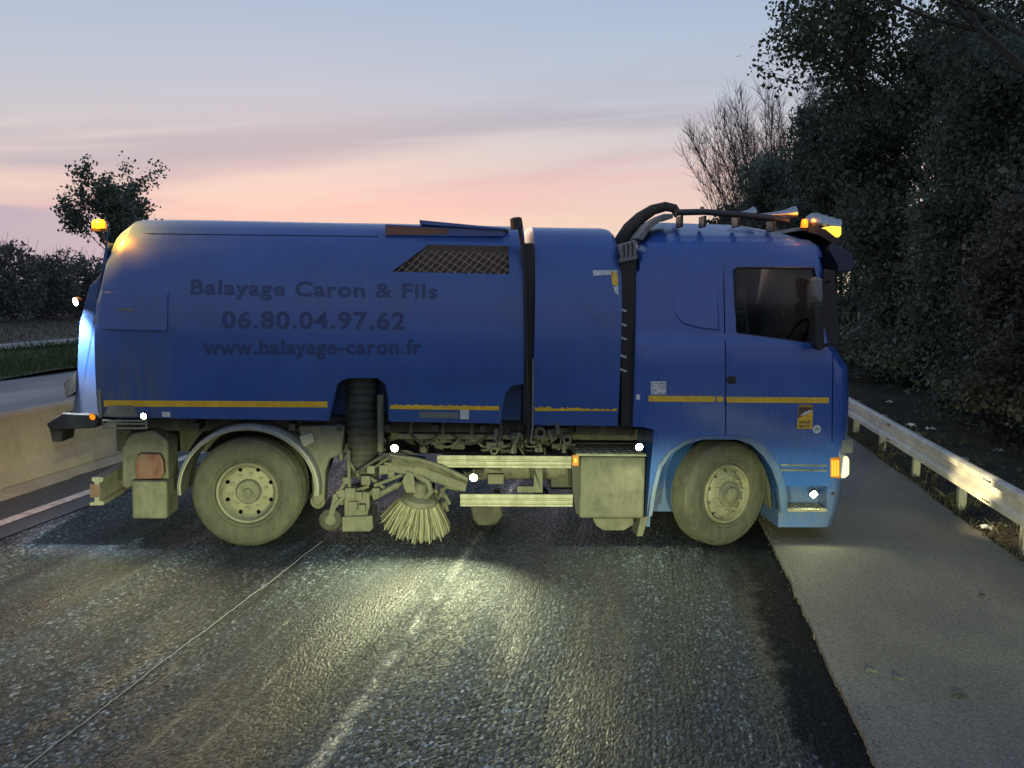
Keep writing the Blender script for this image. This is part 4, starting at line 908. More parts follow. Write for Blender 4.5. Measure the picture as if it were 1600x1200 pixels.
# valves and couplings cluster above the upper guard
rv_ = random.Random(5)
for k in range(20):
    x = rv_.uniform(765, 890); y = rv_.uniform(672, 706); s_ = rv_.uniform(4, 9); vv = rv_.uniform(.02, .25)
    a, b = S(x - s_, y + s_ * .7, vv), S(x + s_, y - s_ * .7, vv); mb = MB()
    if k % 2: mb.box(a[0], b[0], vv, vv + .1, a[1], b[1]); part(mb, 'valve_block', M_dusty, bevel=.008)
    else:
        mb.tube([((a[0] + b[0]) / 2, vv, a[1]), ((a[0] + b[0]) / 2 + rv_.uniform(-.05, .05), vv + .02, b[1] + .04)], .022, 10); part(mb, 'valve_body', M_dusty, smooth=40)
for (x, y, r_) in ((844, 676, .055), (772, 704, .04), (886, 687, .045)):
    c = S(x, y, -.03); mb = MB(); mb.lathe([(-.01, r_ * .5), (-.02, r_ * .6), (-.02, r_ * .95), (0, r_), (.12, r_ * .8), (.12, r_ * .4), (.01, r_ * .45)], (c[0], -.03, c[1]), 'y', 20); part(mb, 'coupling', M_dusty, smooth=35)
for k in range(12):
    x0, y0 = rv_.uniform(770, 880), rv_.uniform(670, 700); x1, y1 = x0 + rv_.uniform(-40, 30), y0 + rv_.uniform(8, 22); P3 = []
    for q in np.linspace(0, 1, 8):
        s_ = S(x0 + (x1 - x0) * q, y0 + (y1 - y0) * q + 8 * math.sin(math.pi * q), .1); P3.append((s_[0], .02 + .02 * k * .5, s_[1]))
    mb = MB(); mb.tube(P3, .011, 6); part(mb, 'valve_hose', M_dusty if k % 2 else M_dark, smooth=60)
# things between the axles, seen under the guards
pprism([(734, 789), (783, 789), (787, 806), (776, 821), (762, 824), (748, 824), (738, 812)], .85, 1.4, 'far_nozzle', M_dark, None, bevel=.03)
r9 = random.Random(9)
for k in range(34):                           # brackets, pipes and castings on the chassis between the axles
    x = r9.uniform(625, 890); y = r9.uniform(692, 775); s_ = r9.uniform(5, 14); vv = r9.uniform(.28, .75); mt = r9.choice((M_dark, M_dark, M_dusty)); a, b = S(x - s_, y + s_ * .6, vv), S(x + s_, y - s_ * .6, vv); mb = MB()
    if k % 3 == 0: mb.box(a[0], b[0], vv, vv + .15, a[1], b[1]); part(mb, 'chassis_bracket', mt, bevel=.01)
    elif k % 3 == 1:
        mb.tube([(a[0], vv, a[1]), ((a[0] + b[0]) / 2, vv + .02, b[1] + .03), (b[0] + .1, vv, b[1])], r9.uniform(.012, .03), 8); part(mb, 'pipe', mt, smooth=50)
    else:
        r_ = r9.uniform(.04, .08); mb.lathe([(-.05, 0), (-.05, r_ * .7), (-.02, r_), (.1, r_), (.1, 0)], (a[0], vv, (a[1] + b[1]) / 2), 'y', 14); part(mb, 'casting', mt, smooth=35)
mb = MB(); a = S(690, 735, .6); mb.box(a[0], a[0] + .55, .55, .9, .55, .85); part(mb, 'gearbox', M_dusty, bevel=.03)
mb = MB(); a = S(800, 735, .5); mb.lathe([(-.45, 0), (-.45, .13), (-.4, .155), (.4, .155), (.45, .13), (.45, 0)], (a[0] + .1, .55, .72), 'x', 24); part(mb, 'air_tank', M_dusty, smooth=35)
mb = MB(); a = S(860, 740, .5); mb.box(a[0], a[0] + .25, .45, .8, .48, .95); part(mb, 'battery_carrier', M_dark, bevel=.01)
# tank box with tread-plate top, lower step
tb = pbox(905, 714.5, 1009, 810, -.005, .62, 'fuel_tank', M_dusty, bevel=.022)
a, b = S(899, 713, -.01), S(1010, 713, -.01); mb = MB(); mb.box(a[0], b[0], -.015, .60, a[1] + .002, a[1] + .028); tp_ = part(mb, 'tread_plate', M_alu, tb, bevel=.006)
for k in range(9):
    for j in range(5):
        x = a[0] + .05 + k * (b[0] - a[0] - .1) / 8; y = .04 + j * .12; s_ = 1 if (k + j) % 2 else -1
        rb = MB(); rb.bar((x - .02, y - .02 * s_, a[1] + .030), (x + .02, y + .02 * s_, a[1] + .030), .010, .006); rb.build('tread_bar', M_alu, truck) if False else rb.build('tread_bar', M_alu, tp_)
ls = pprism([(926, 810), (990, 810), (990, 820), (975, 829), (944, 829), (932, 822)], .03, .30, 'lower_step', M_dusty, bevel=.008)
pprism([(1013, 808), (1001, 808), (995, 838), (1004, 838)], .02, .30, 'mud_flap', M_dusty, bevel=.004)

# --- cab: lofted shell, then openings cut into it
def interp(tab, x):
    if x <= tab[0][0]: return tab[0][1]
    for (a_, va), (b_, vb) in zip(tab, tab[1:]):
        if x <= b_: return va + (vb - va) * (x - a_) / (b_ - a_)
    return tab[-1][1]
topl = [S(x, y, .25) for x, y in [(992, 412), (995, 396), (1006, 377), (1018, 359), (1034, 347), (1052, 342), (1108, 344), (1176, 346.5), (1231, 356), (1268, 366), (1300, 386), (1313, 405), (1318, 425)]]
frontl = sorted([(w, u) for u, w in [S(x, y, .1) for x, y in [(1312, 830), (1324, 795), (1327, 755), (1333, 690), (1336, 640), (1337, 600), (1334, 565), (1326, 551), (1313, 544), (1309, 495), (1304, 440), (1302, 400), (1300, 340)]]])
cab_bot = S(1210, 826, 0)[1]; shoulder = S(1200, 530, 0)[1]
uR = S(992, 600, 0)[0]
def cab_v(w):                               # plan inset of the side with height
    ft = [(.3, .06), (.55, .02), (.9, .0), (1.5, .0), (shoulder - .06, .008), (shoulder + .02, .035), (2.6, .065), (2.85, .10), (2.97, .16), (3.06, .30), (3.12, .55)]
    return interp(ft, w)
cuts_w = list(np.linspace(cab_bot, shoulder - .08, 10)) + [shoulder - .05, shoulder - .02, shoulder + .02, shoulder + .05] + list(np.linspace(shoulder + .12, 3.25, 20))
qs = [0, .006, .016, .03] + list(np.linspace(.06, .90, 24)) + [.925, .945, .962, .976, .988, .996, 1.0]
mb = MB(); V = []; nr = None
for q in qs:
    row = []
    pr_ = .26 * max(0, (q - .90) / .10) ** 2.2 + .03 * max(0, 1 - q / .03) ** 2     # plan rounding at the corners
    for w in cuts_w:
        uf = interp(frontl, w); u = uR + (uf - uR) * q
        wt = interp(topl, u); w_ = min(w, wt)
        row.append((u, cab_v(min(w_, wt - .0)) + pr_ + (.22 * max(0, 1 - (wt - w_) / .10) ** 2 if wt - w_ < .10 else 0), w_))
    V.append(row)
full = []
for row in V:
    last = row[-1]
    full.append(row + [(last[0], W / 2, last[2] + .035)] + [(u, W - v, w) for u, v, w in row[::-1]])
n = len(full[0])
mb.add([p for row in full for p in row], [(i * n + k, (i + 1) * n + k, (i + 1) * n + k + 1, i * n + k + 1) for i in range(len(full) - 1) for k in range(n - 1)] + [(i * n + n - 1, (i + 1) * n + n - 1, (i + 1) * n, i * n) for i in range(len(full) - 1)] + [tuple(range(n)), tuple(range(len(full) * n - 1, (len(full) - 1) * n - 1, -1))])
cme = mb.mesh('cab')
bm = bmesh.new(); bm.from_mesh(cme); bmesh.ops.remove_doubles(bm, verts=bm.verts, dist=.0006); bmesh.ops.dissolve_degenerate(bm, dist=.0005, edges=bm.edges); bmesh.ops.recalc_face_normals(bm, faces=bm.faces); bm.to_mesh(cme); bm.free()
arch_px = [(1016, 860), (1018, 805), (1024, 765), (1033, 730), (1048, 708), (1072, 693), (1098, 686), (1150, 686), (1172, 694), (1190, 710), (1205, 732), (1215, 760), (1219, 800), (1219, 860)]
arch = MB(); arch.prism(SS(arch_px), -.3, .72); arch2 = MB(); arch2.prism(SS(arch_px), W - .72, W + .3)
sill = MB(); sill.prism(SS([(960, 850), (960, 668), (1005, 667), (1022, 672), (1016, 740), (1010, 850)]), -.3, W + .3)
win_px = [(1149, 421), (1153, 418.5), (1272, 419), (1277, 440), (1284, 537), (1272, 537.5), (1240, 533), (1151, 521), (1149, 516)]
win = MB(); win.prism(SS(win_px, .05), -.3, W + .3)
room = MB(); a, b = S(1060, 660, .2), S(1293, 402, .2); room.box(a[0], b[0], .13, W - .13, a[1], b[1])
step_px = [(1221, 760), (1294, 760), (1294, 800), (1221, 800)]
step = MB(); step.prism(SS(step_px), -.2, .28)
slot = MB(); slot.prism(SS([(1220, 727), (1292, 728), (1292, 735), (1220, 734)]), -.2, .03)
seams = MB()
def seam_line(pts, wd=.012, dp=.025):
    out_ = []
    for (p, q) in zip(pts, pts[1:]):
        a_, b_ = Vector((*S(*p), 0)), Vector((*S(*q), 0)); d_ = (b_ - a_).normalized(); n_ = Vector((-d_.y, d_.x, 0)) * wd / 2
        a_ = a_ - d_ * .001; b_ = b_ + d_ * .001
        s_ = MB(); vv = (cab_v(a_.y) + cab_v(b_.y)) / 2; s_.prism([(x.x, x.y) for x in (a_ + n_, b_ + n_, b_ - n_, a_ - n_)], -.2, vv + dp); out_.append(s_)
    return out_
seam_cut = seam_line([(1134, 406), (1134, 522)]) + seam_line([(1134, 532), (1134, 678)]) + seam_line([(1302, 548), (1300, 690)])
cme = cut(cme, [arch, arch2, sill, room, win, step, slot] + seam_cut)
cme.materials.clear(); cme.materials.append(M_cabpaint)
cab = link('cab', cme, truck, smooth=22)
def cv(px, py): u, w = S(px, py); return cab_v(w)
# window glass, rubber surround, interior
mb = MB(); mb.prism(SS(win_px, .05), .074, .080); part(mb, 'side_window', M_glass, cab, fix=True)
mb = MB(); mb.prism(SS(win_px, .05), W - .080, W - .074); part(mb, 'side_window', M_glass, cab, fix=True)
mb = MB(); wp = [(S(x, y, .05)[0], .058, S(x, y, .05)[1]) for x, y in win_px]; mb.tube(wp + [wp[0]], .012, 6); part(mb, 'window_seal', M_black, cab)
for v0 in (.35, 1.65):
    a = S(1165, 520, .5); mb = MB()
    mb.prism([(a[0] - .12, 1.45), (a[0] + .03, 1.45), (a[0] - .05, 2.12), (a[0] - .10, 2.32), (a[0] - .20, 2.32), (a[0] - .24, 2.1)], v0, v0 + .50); part(mb, 'seat_back', M_seat if v0 > 1 else M_inner, cab, bevel=.04, fix=True)
a = S(1245, 528, .6); mb = MB()
for k in range(20):
    t0, t1 = 2 * math.pi * k / 20, 2 * math.pi * (k + 1) / 20; cc = Vector((a[0], .62, a[1]))
    def sw(t): return cc + Vector((.10 * math.cos(t), .22 * math.sin(t), .19 * math.cos(t)))
    mb.tube([sw(t0), sw(t1)], .014, 6, caps=False)
part(mb, 'steering_wheel', M_inner, cab, smooth=60)
mb = MB(); a = S(1262, 540, .4); mb.prism([(a[0], 1.5), (a[0] + .3, 1.5), (a[0] + .3, a[1] + .0), (a[0] + .12, a[1] + .02)], .2, W - .2); part(mb, 'dashboard', M_inner, cab, bevel=.03, fix=True)
mb = MB(); a, b = S(1152, 487, .2), S(1163, 500, .2); mb.bar((a[0], .16, a[1]), (b[0], .16, a[1]), .02, .012); mb.tube([(a[0], .17, a[1] - .01), (a[0] + .03, .17, b[1]), (a[0] + .05, .17, b[1] - .03)], .005, 5); part(mb, 'seat_belt_anchor', M_chrome, cab)
mb = MB(); a, b = S(1222, 494, .4), S(1227, 485, .4); mb.box(a[0], b[0], .4, .402, a[1], b[1]); part(mb, 'paper_note', M_white, cab)
# windscreen, grille and front
wsu = [(interp(frontl, w) + .004, w) for w in (S(1300, 540)[1], S(1300, 500)[1], S(1300, 440)[1])]
mb = MB(); mb.add([(u, v, w) for u, w in wsu for v in (.42, W - .42)], [(0, 1, 3, 2), (2, 3, 5, 4)]); part(mb, 'windscreen', M_glassd, cab)
# sun visor
mb = MB(); vs3 = SS([(1296, 380), (1318, 391), (1329, 402), (1331, 415), (1327, 424), (1304, 426), (1304, 416), (1290, 392)], .3); mb.prism(vs3, .22, W - .22); part(mb, 'sun_visor', pm('visor_navy', (.010, .018, .055), .35, var=.2), cab, bevel=.012, fix=True)
# pillar, mirror
pprism([(1289, 420), (1305, 424), (1311, 500), (1313, 540), (1284, 540), (1280, 470)], .050, .10, 'pillar_cover', M_black, cab, bevel=.01)
mir = pprism([(1272, 478), (1278, 473), (1287, 474), (1289, 545), (1278, 548), (1274, 540)], -.20, -.06, 'mirror_housing', M_black, cab, bevel=.02)
mir2 = pprism([(1270, 436), (1276, 433), (1286, 435), (1287, 470), (1281, 475), (1273, 462)], -.18, -.07, 'mirror_housing', M_grey, cab, bevel=.02)
for y in (440, 540):
    a, b = S(1282, y, -.1), S(1298, y - 2, .08); mb = MB(); mb.tube([(a[0], -.1, a[1]), (b[0], .08, b[1])], .016, 8); part(mb, 'mirror_arm', M_black, cab)
# pressed side panel behind the door
pp = [(1056, 420), (1124, 420), (1124, 517), (1090, 513), (1066, 506), (1054, 490)]
mb = MB(); V = []; pu = SS(pp, .04)
cx_, cz_ = sum(p[0] for p in pu) / len(pu), sum(p[1] for p in pu) / len(pu)
mb.add([(u, cab_v(w) - .001, w) for u, w in pu] + [(cx_ + (u - cx_) * .93, cab_v(w) - .010, cz_ + (w - cz_) * .93) for u, w in pu], [tuple(range(6, 12))[::-1]] + [(i, (i + 1) % 6, (i + 1) % 6 + 6, i + 6)[::-1] for i in range(6)])
part(mb, 'side_panel', M_cabpaint, cab, bevel=.004, fix=True)
# decals on the cab
def cdecal(x0, y0, x1, y1, name, mat, off=.003, parent=None):
    mb = MB(); mb.add([(S(x, y)[0], cab_v(S(x, y)[1]) - off, S(x, y)[1]) for x, y in ((x0, y1), (x1, y1), (x1, y0), (x0, y0))], [(0, 1, 2, 3)]); return part(mb, name, mat, parent or cab)
def cdecal4(pts, name, mat, off=.003):
    mb = MB(); mb.add([(S(x, y)[0], cab_v(S(x, y)[1]) - off, S(x, y)[1]) for x, y in pts], [tuple(range(len(pts)))]); return part(mb, name, mat, cab)
cdecal4([(1013, 627.5), (1116, 628), (1118, 624), (1117, 619), (1013, 618)], 'reflective_stripe', M_yellow)
cdecal4([(1120, 628), (1128, 628), (1131, 624), (1129, 619.5), (1120, 619.5)], 'reflective_stripe', M_yellow)
cdecal4([(1136, 629), (1295, 630), (1295, 621), (1134, 620)], 'reflective_stripe', M_yellow)
lb = cdecal(1017, 596, 1041, 616, 'white_label', M_white)
lr = random.Random(3); mb = MB()
for j in range(5):
    x = 1018.5
    while x < 1039:
        wd = lr.uniform(1.0, 3.2)
        if lr.random() < .55:
            y = 598.5 + j * 3.6; mb.add([(S(xx, yy)[0], cab_v(S(xx, yy)[1]) - .0045, S(xx, yy)[1]) for xx, yy in ((x, y + 1.5), (min(x + wd, 1040), y + 1.5), (min(x + wd, 1040), y), (x, y))], [(0, 1, 2, 3)])
        x += wd + 1.1
part(mb, 'label_print', M_ink, lb)
cdecal(994, 616, 1000, 625, 'white_sticker', M_white)
sg = cdecal4([(1245, 670), (1269, 670), (1270.5, 633), (1248, 632)], 'warning_sign', M_yellow)
cdecal4([(1247, 654), (1258, 646), (1269.5, 641), (1270, 633.5), (1248.3, 632.5)], 'sign_picture', pm('sign_brown', (.10, .045, .03), .5, var=.5, scale=30), .0045)
cdecal4([(1249, 650), (1258, 643), (1268, 640), (1268, 643), (1257, 648)], 'sign_picture', M_white, .0055)
lettering('ANGLES', 1248.5, 1266, 661.5, 661.5, 4.4, 'sign_text', M_ink, sg, flat=-.006)
lettering('MORTS', 1249, 1265, 668, 668, 4.4, 'sign_text', M_ink, sg, flat=-.006)
lettering('ATTENTION', 1249, 1269, 636.5, 636.5, 3, 'sign_text', M_yellow, sg, flat=-.007)
c = S(1276, 670.5); mb = MB(); mb.lathe([(-.004, 0), (-.004, .042)], (c[0], cab_v(c[1]), c[1]), 'y', 24); rs_ = part(mb, 'speed_sticker', M_white, cab)
for dx in (-.008, .012):
    mb = MB(); mb.bar((c[0] + dx - .012, cab_v(c[1]) - .006, c[1] - .018), (c[0] + dx + .012, cab_v(c[1]) - .006, c[1] + .018), .003, .005); part(mb, 'sticker_mark', M_ink, rs_)
# door handle
pprism([(1136, 588), (1150, 588), (1150, 600), (1140, 600), (1136, 596)], -.004, .02, 'door_handle', M_black, cab, bevel=.006)
# wheel-arch trim
mb = MB(); n = len(arch_px) - 2; inner = SS(arch_px[1:-1]); cx_, cz_ = fu, RT; V = []
for (u, w) in inner:
    d_ = Vector((u - cx_, 0, w - cz_)); l_ = d_.length; k_ = (l_ + (.075 if u > cx_ + .2 else .035)) / l_
    o_ = (cx_ + d_.x * k_, cz_ + d_.z * k_)
    V += [(u, .14, w), (u, -.028, w), (o_[0], -.022, o_[1]), (o_[0], .05, o_[1])]
mb.add(V, [(i * 4 + q, i * 4 + (q + 1) % 4, (i + 1) * 4 + (q + 1) % 4, (i + 1) * 4 + q) for i in range(n - 1) for q in range(4)] + [(0, 1, 2, 3), tuple(range((n - 1) * 4 + 3, (n - 1) * 4 - 1, -1))])
M_archp = pm('arch_blue_plastic', (.045, .095, .22), .5, var=.2, scale=4, dust=.4, dustcol=(.16, .17, .15))
part(mb, 'wheel_arch_trim', M_archp, cab, smooth=35, fix=True)
# arch liner
mb = MB(); lin = SS([(1016, 800), (1028, 740), (1050, 708), (1075, 694), (1100, 688), (1148, 688), (1170, 696), (1187, 712), (1201, 735), (1210, 762), (1213, 800)]); V = []
for u, w in lin: V += [(u, .13, w), (u, .70, w)]
mb.add(V, [(i * 2, i * 2 + 1, i * 2 + 3, i * 2 + 2) for i in range(len(lin) - 1)]); part(mb, 'arch_liner', M_dusty, cab, smooth=60)
# step well tread, trim strip, head lamp
a, b = S(1222, 800, -.0), S(1293, 797, -.0); mb = MB(); mb.box(a[0], b[0], -.01, .26, a[1] + .004, b[1] + .012); stp = part(mb, 'step_tread', M_alu, cab, bevel=.004)
for k in range(9):
    for j in range(3):
        rb = MB(); x = a[0] + .03 + k * (b[0] - a[0] - .06) / 8; y = .03 + .085 * j; s_ = 1 if (k + j) % 2 else -1
        rb.bar((x - .015, y - .018 * s_, b[1] + .015), (x + .015, y + .018 * s_, b[1] + .015), .009, .006); rb.build('tread_bar', M_alu, stp)
pprism([(1217.5, 757), (1224, 757), (1224, 803), (1220, 803)], -.02, .03, 'step_frame', M_alu, cab, bevel=.004)
for (y0, y1) in ((725, 728), (733, 736)):
    pprism([(1220, y0), (1292, y0 + 1), (1292, y1 + 1), (1220, y1)], -.012, .03, 'trim_strip', M_chrome, cab)
hl = pprism([(1297, 715), (1313, 714), (1313, 748), (1298, 746)], .0, .34, 'indicator_lamp', M_amberglass, cab, bevel=.008)
for k in range(3):
    pprism([(1299.5 + 4.2 * k, 719), (1302.5 + 4.2 * k, 719), (1302.5 + 4.2 * k, 744), (1299.5 + 4.2 * k, 744)], -.006, .01, 'indicator_bulb', M_orange2, hl)
pprism([(1314, 714), (1326, 713), (1328, 720), (1328, 742), (1322, 747), (1314, 748)], .10, .48, 'head_lamp', M_head, cab, bevel=.02)
hd = bpy.data.lights.new('head_lamp_light', 'SPOT'); hd.energy = 270; hd.color = (1, .80, .42); hd.spot_size = R(60); hd.spot_blend = .5; hd.shadow_soft_size = .06
ho = bpy.data.objects.new('head_lamp_light', hd); COL.objects.link(ho); ho.parent = truck; hu = S(1334, 730, .25); ho.location = (hu[0] + .06, .25, hu[1]); aim(ho, (1, .10, -.03))
pprism([(1297, 690), (1334, 686), (1333, 708), (1298, 710)], .03, .10, 'lamp_surround', M_grey, cab, bevel=.01)
mb = MB(); c = S(1302.5, 772); mb.lathe([(-.012, 0), (-.012, .016), (.02, .018)], (c[0], .03, c[1]), 'y', 12); part(mb, 'bumper_bolt', M_black, cab, smooth=30)
# cab rear: intake column, wind deflector with pale slots
col_ = pprism([(968, 396), (995, 396), (995, 668), (970, 668)], .10, .7, 'intake_column', M_black, None, bevel=.015)
for y in (483, 505.5, 527, 555, 577):
    mb = MB(); mb.add([(S(x, yy, .09)[0], .094, S(x, yy, .09)[1]) for x, yy in ((968.5, y + 1.3), (979, y + 5), (979, y + 1.8), (968.5, y - 2))], [(0, 1, 2, 3)]); part(mb, 'pale_slot', M_white, col_)
for k in range(4):
    pprism([(969 + k * 6.5, 383 - k * 2), (974 + k * 6.5, 380 - k * 2), (975 + k * 6.5, 402), (970 + k * 6.5, 404)], .06, .5, 'intake_louvre', M_grey, col_, bevel=.008)
pprism([(968, 404), (996, 398), (996, 404), (968, 410)], .05, .5, 'intake_band', M_grey, col_)
mb = MB(); sp_ = [(972, 408), (970, 380), (985, 357), (1002, 340), (1022, 327), (1042, 322), (1055, 325), (1062, 336)]
P3 = [(S(x, y, .7)[0], .75, S(x, y, .7)[1]) for x, y in sp_]; mb.tube(P3, [.075, .08, .075, .065, .055, .05, .048, .045], 12); part(mb, 'snorkel_hose', M_rubberc, smooth=60)
pprism([(995, 372), (1015, 347), (1037, 334), (1052, 334), (1052, 341), (1035, 344), (1018, 356), (1004, 376)], .25, .7, 'wind_deflector', M_grey, cab, bevel=.008)
# roof bars, horns and lamps
for v0, dy in ((.32, 0), (.50, -2)):
    mb = MB(); P3 = [(S(x, y + dy, v0)[0], v0, S(x, y + dy, v0)[1]) for x, y in [(1056, 333), (1100, 332), (1150, 336), (1200, 341), (1232, 346)]]; mb.tube(P3, .026, 10); part(mb, 'roof_tube', M_black, cab, smooth=60)
for x in (1062, 1098, 1150, 1205):
    mb = MB(); a = S(x, 346 + max(0, (x - 1170) * .2), .4); mb.box(a[0] - .012, a[0] + .012, .3, .52, a[1] - .06, a[1] + .05); part(mb, 'tube_clamp', M_black, cab, bevel=.004)
mb = MB(); a = S(1097, 331, .4); mb.tube([(a[0], .4, a[1] - .02), (a[0], .4, a[1] + .05)], .02, 8); part(mb, 'antenna_stub', M_grey, cab)
def horn(x0, y0, x1, y1, v, r, name='air_horn'):
    a, b = S(x0, y0, v), S(x1, y1, v); P3 = [(a[0] + (b[0] - a[0]) * q, v, a[1] + (b[1] - a[1]) * q) for q in (0, .3, .6, .8, .93, 1)]
    mb = MB(); mb.tube(P3, [.018, .022, .032, .048, .07, r], 16, caps=False); part(mb, name, M_chrome, cab, smooth=50)
horn(1170, 338, 1243, 334, .62, .075); horn(1140, 336, 1180, 333, .85, .06)
for k in range(4):
    x, y = 1272 + 11 * k, 347 + 2.5 * k; v = .45 + .38 * k
    a = S(x, y, v); mb = MB(); mb.lathe([(-.09, 0), (-.085, .04), (-.05, .075), (.0, .095), (.03, .10), (.035, .085), (.03, 0)], (0, 0, 0), 'x', 20)
    o = mb.build('roof_spot_lamp', M_chrome, cab, smooth=40, loc=(a[0], v, a[1])); o.rotation_euler = (0, R(14), 0)
yl = pprism([(1291, 356), (1300, 353), (1315, 354), (1315, 366), (1311, 371), (1300, 364)], .30, .50, 'yellow_roof_lamp', M_yellamp, cab, bevel=.01)
pprism([(1262, 352), (1290, 358), (1318, 380), (1306, 384), (1280, 368), (1250, 360)], .28, 2.2, 'lamp_board', M_black, cab, bevel=.008)
def beacon(px, py, v, name, r=.05, power=25):
    a = S(px, py, v); mb = MB(); mb.lathe([(-.06, 0), (-.06, r * 1.1), (-.03, r * 1.15), (-.03, 0)], (0, 0, 0), 'z', 18); o = mb.build(name, M_black, truck, smooth=35, loc=(a[0], v, a[1]))
    mb = MB(); mb.lathe([(-.03, r), (.03, r * .95), (.05, r * .7), (.055, 0)], (0, 0, 0), 'z', 18); mb.build('dome', M_orange, o, smooth=40)
    ld = bpy.data.lights.new('beacon_light', 'POINT'); ld.energy = power; ld.color = (1, .30, .01); ld.shadow_soft_size = .05
    lo = bpy.data.objects.new('beacon_light', ld); COL.objects.link(lo); lo.parent = truck; lo.location = (a[0] - .02, v - .12, a[1] + .13)
beacon(1257, 351, .30, 'cab_beacon', .035, 6)
# rear beacon on its arm
beacon(155, 352, .35, 'rear_beacon', .065, 170)
mb = MB(); mb.tube([(S(x, y, .35)[0], .35, S(x, y, .35)[1]) for x, y in [(156, 360), (162, 375), (172, 385)]], .022, 8); part(mb, 'beacon_arm', M_black)

# ------------------------------------------------------------------ small things on the ground
V = []; mb = MB()
for k in range(120):
    t = 3 + k * .049; V.append(RP(-3.115 + wob(t, .006, 1.9) + random.gauss(0, .002), t, .011))
mb.tube(V, .0032, 5); tag(mb.build('marking_cord', pm('cord', (.34, .34, .31), .8, var=.2)), 'thin pale cord lying along the milled road left of centre', 'cord')
def leafy(px, py, ln, wd, ang, name, label, mat):
    g = ground(px, py, .053); o_ = empty(name, g) if False else None
    mb = MB(); d = Vector((math.cos(ang), math.sin(ang), 0)); n_ = Vector((-d.y, d.x, 0)); V = []; m_ = 9
    for i in range(m_):
        q = i / (m_ - 1); w_ = wd * math.sin(math.pi * (.06 + .9 * q)); zc = .012 * math.sin(math.pi * q) + .004 * math.sin(7 * q)
        c = d * (ln * (q - .5)) + n_ * .01 * math.sin(3 * q)
        V += [c - n_ * w_ + Vector((0, 0, zc + .010)), c + Vector((0, 0, zc)), c + n_ * w_ + Vector((0, 0, zc + .012))]
        V += [c - n_ * w_ + Vector((0, 0, zc + .008)), c + Vector((0, 0, zc - .002)), c + n_ * w_ + Vector((0, 0, zc + .010))]
    fs = []
    for i in range(m_ - 1):
        a_, b_ = i * 6, (i + 1) * 6
        fs += [(a_, a_ + 1, b_ + 1, b_), (a_ + 1, a_ + 2, b_ + 2, b_ + 1), (a_ + 3, b_ + 3, b_ + 4, a_ + 4), (a_ + 4, b_ + 4, b_ + 5, a_ + 5), (a_, b_, b_ + 3, a_ + 3), (a_ + 2, a_ + 5, b_ + 5, b_ + 2)]
    mb.add(V, fs); return tag(mb.build(name, mat, smooth=50, loc=g), label, 'leaf')
M_paleleaf = pm('pale_leaf', (.10, .115, .095), .6, var=.2, scale=30)
M_darkleaf = pm('dark_leaf', (.045, .042, .034), .7, var=.3, scale=30)
leafy(1361, 1052, .070, .009, .0, 'fallen_leaf', 'pale slim leaf lying on the shoulder asphalt nearest the milled edge', M_paleleaf)
leafy(1404, 1064, .065, .008, .1, 'fallen_leaf', 'grey slim leaf just right of the pale leaf on the shoulder', pm('grey_leaf', (.085, .088, .078), .7, var=.2, scale=30))
leafy(1500, 1090, .10, .016, -.2, 'fallen_leaf', 'dark curled leaf lying farthest right on the near shoulder', M_darkleaf)
leafy(1535, 932, .07, .014, .4, 'fallen_leaf', 'small dark leaf on the shoulder near the verge', M_darkleaf)
def crumbs(name, gen, n, smin, smax, mat, label, cat):
    base = np.array([[1, 0, 0], [-.5, .8, 0], [-.6, -.7, 0], [0, 0, .8]]); Vv = []; Ff = []
    for k in range(n):
        p = gen(); s = random.uniform(smin, smax) * random.choice((.6, .8, 1, 1)); a = random.random() * 6.28; c_, s_ = math.cos(a), math.sin(a)
        o = len(Vv)
        for b in base: Vv.append((p.x + s * (b[0] * c_ - b[1] * s_), p.y + s * (b[0] * s_ + b[1] * c_), p.z + s * b[2] * random.uniform(.6, 1)))
        Ff += [(o, o + 1, o + 3), (o + 1, o + 2, o + 3), (o + 2, o, o + 3)]
    m_ = MB(); m_.v = Vv; m_.f = Ff; m_.m = [0] * len(Ff); return tag(m_.build(name, mat), label, cat, kind='stuff')
crumbs('asphalt_crumbs', lambda: RP(1.25 + random.gauss(.015, .03), 3 + 11 * random.random() ** 1.3, .05 if random.random() < .0 else .006) if random.random() < .45 else RP(1.275 + abs(random.gauss(0, .03)), 3 + 11 * random.random() ** 1.3, .051), 900, .004, .013, M_crumb, 'crumbled asphalt along the cut edge of the shoulder', 'debris')
crumbs('road_grit', lambda: RP(random.uniform(-6, 1.1), 3.5 + 9 * random.random(), .006), 5200, .003, .009, M_crumb, 'loose milling grit on the road', 'grit')
crumbs('shoulder_grit', lambda: RP(min(3.44, 3.45 - abs(random.gauss(0, .5))) if random.random() < .6 else random.uniform(1.3, 3.4), 3.5 + 10 * random.random(), .051), 1600, .002, .007, M_crumb, 'fine grit scattered over the shoulder', 'grit')

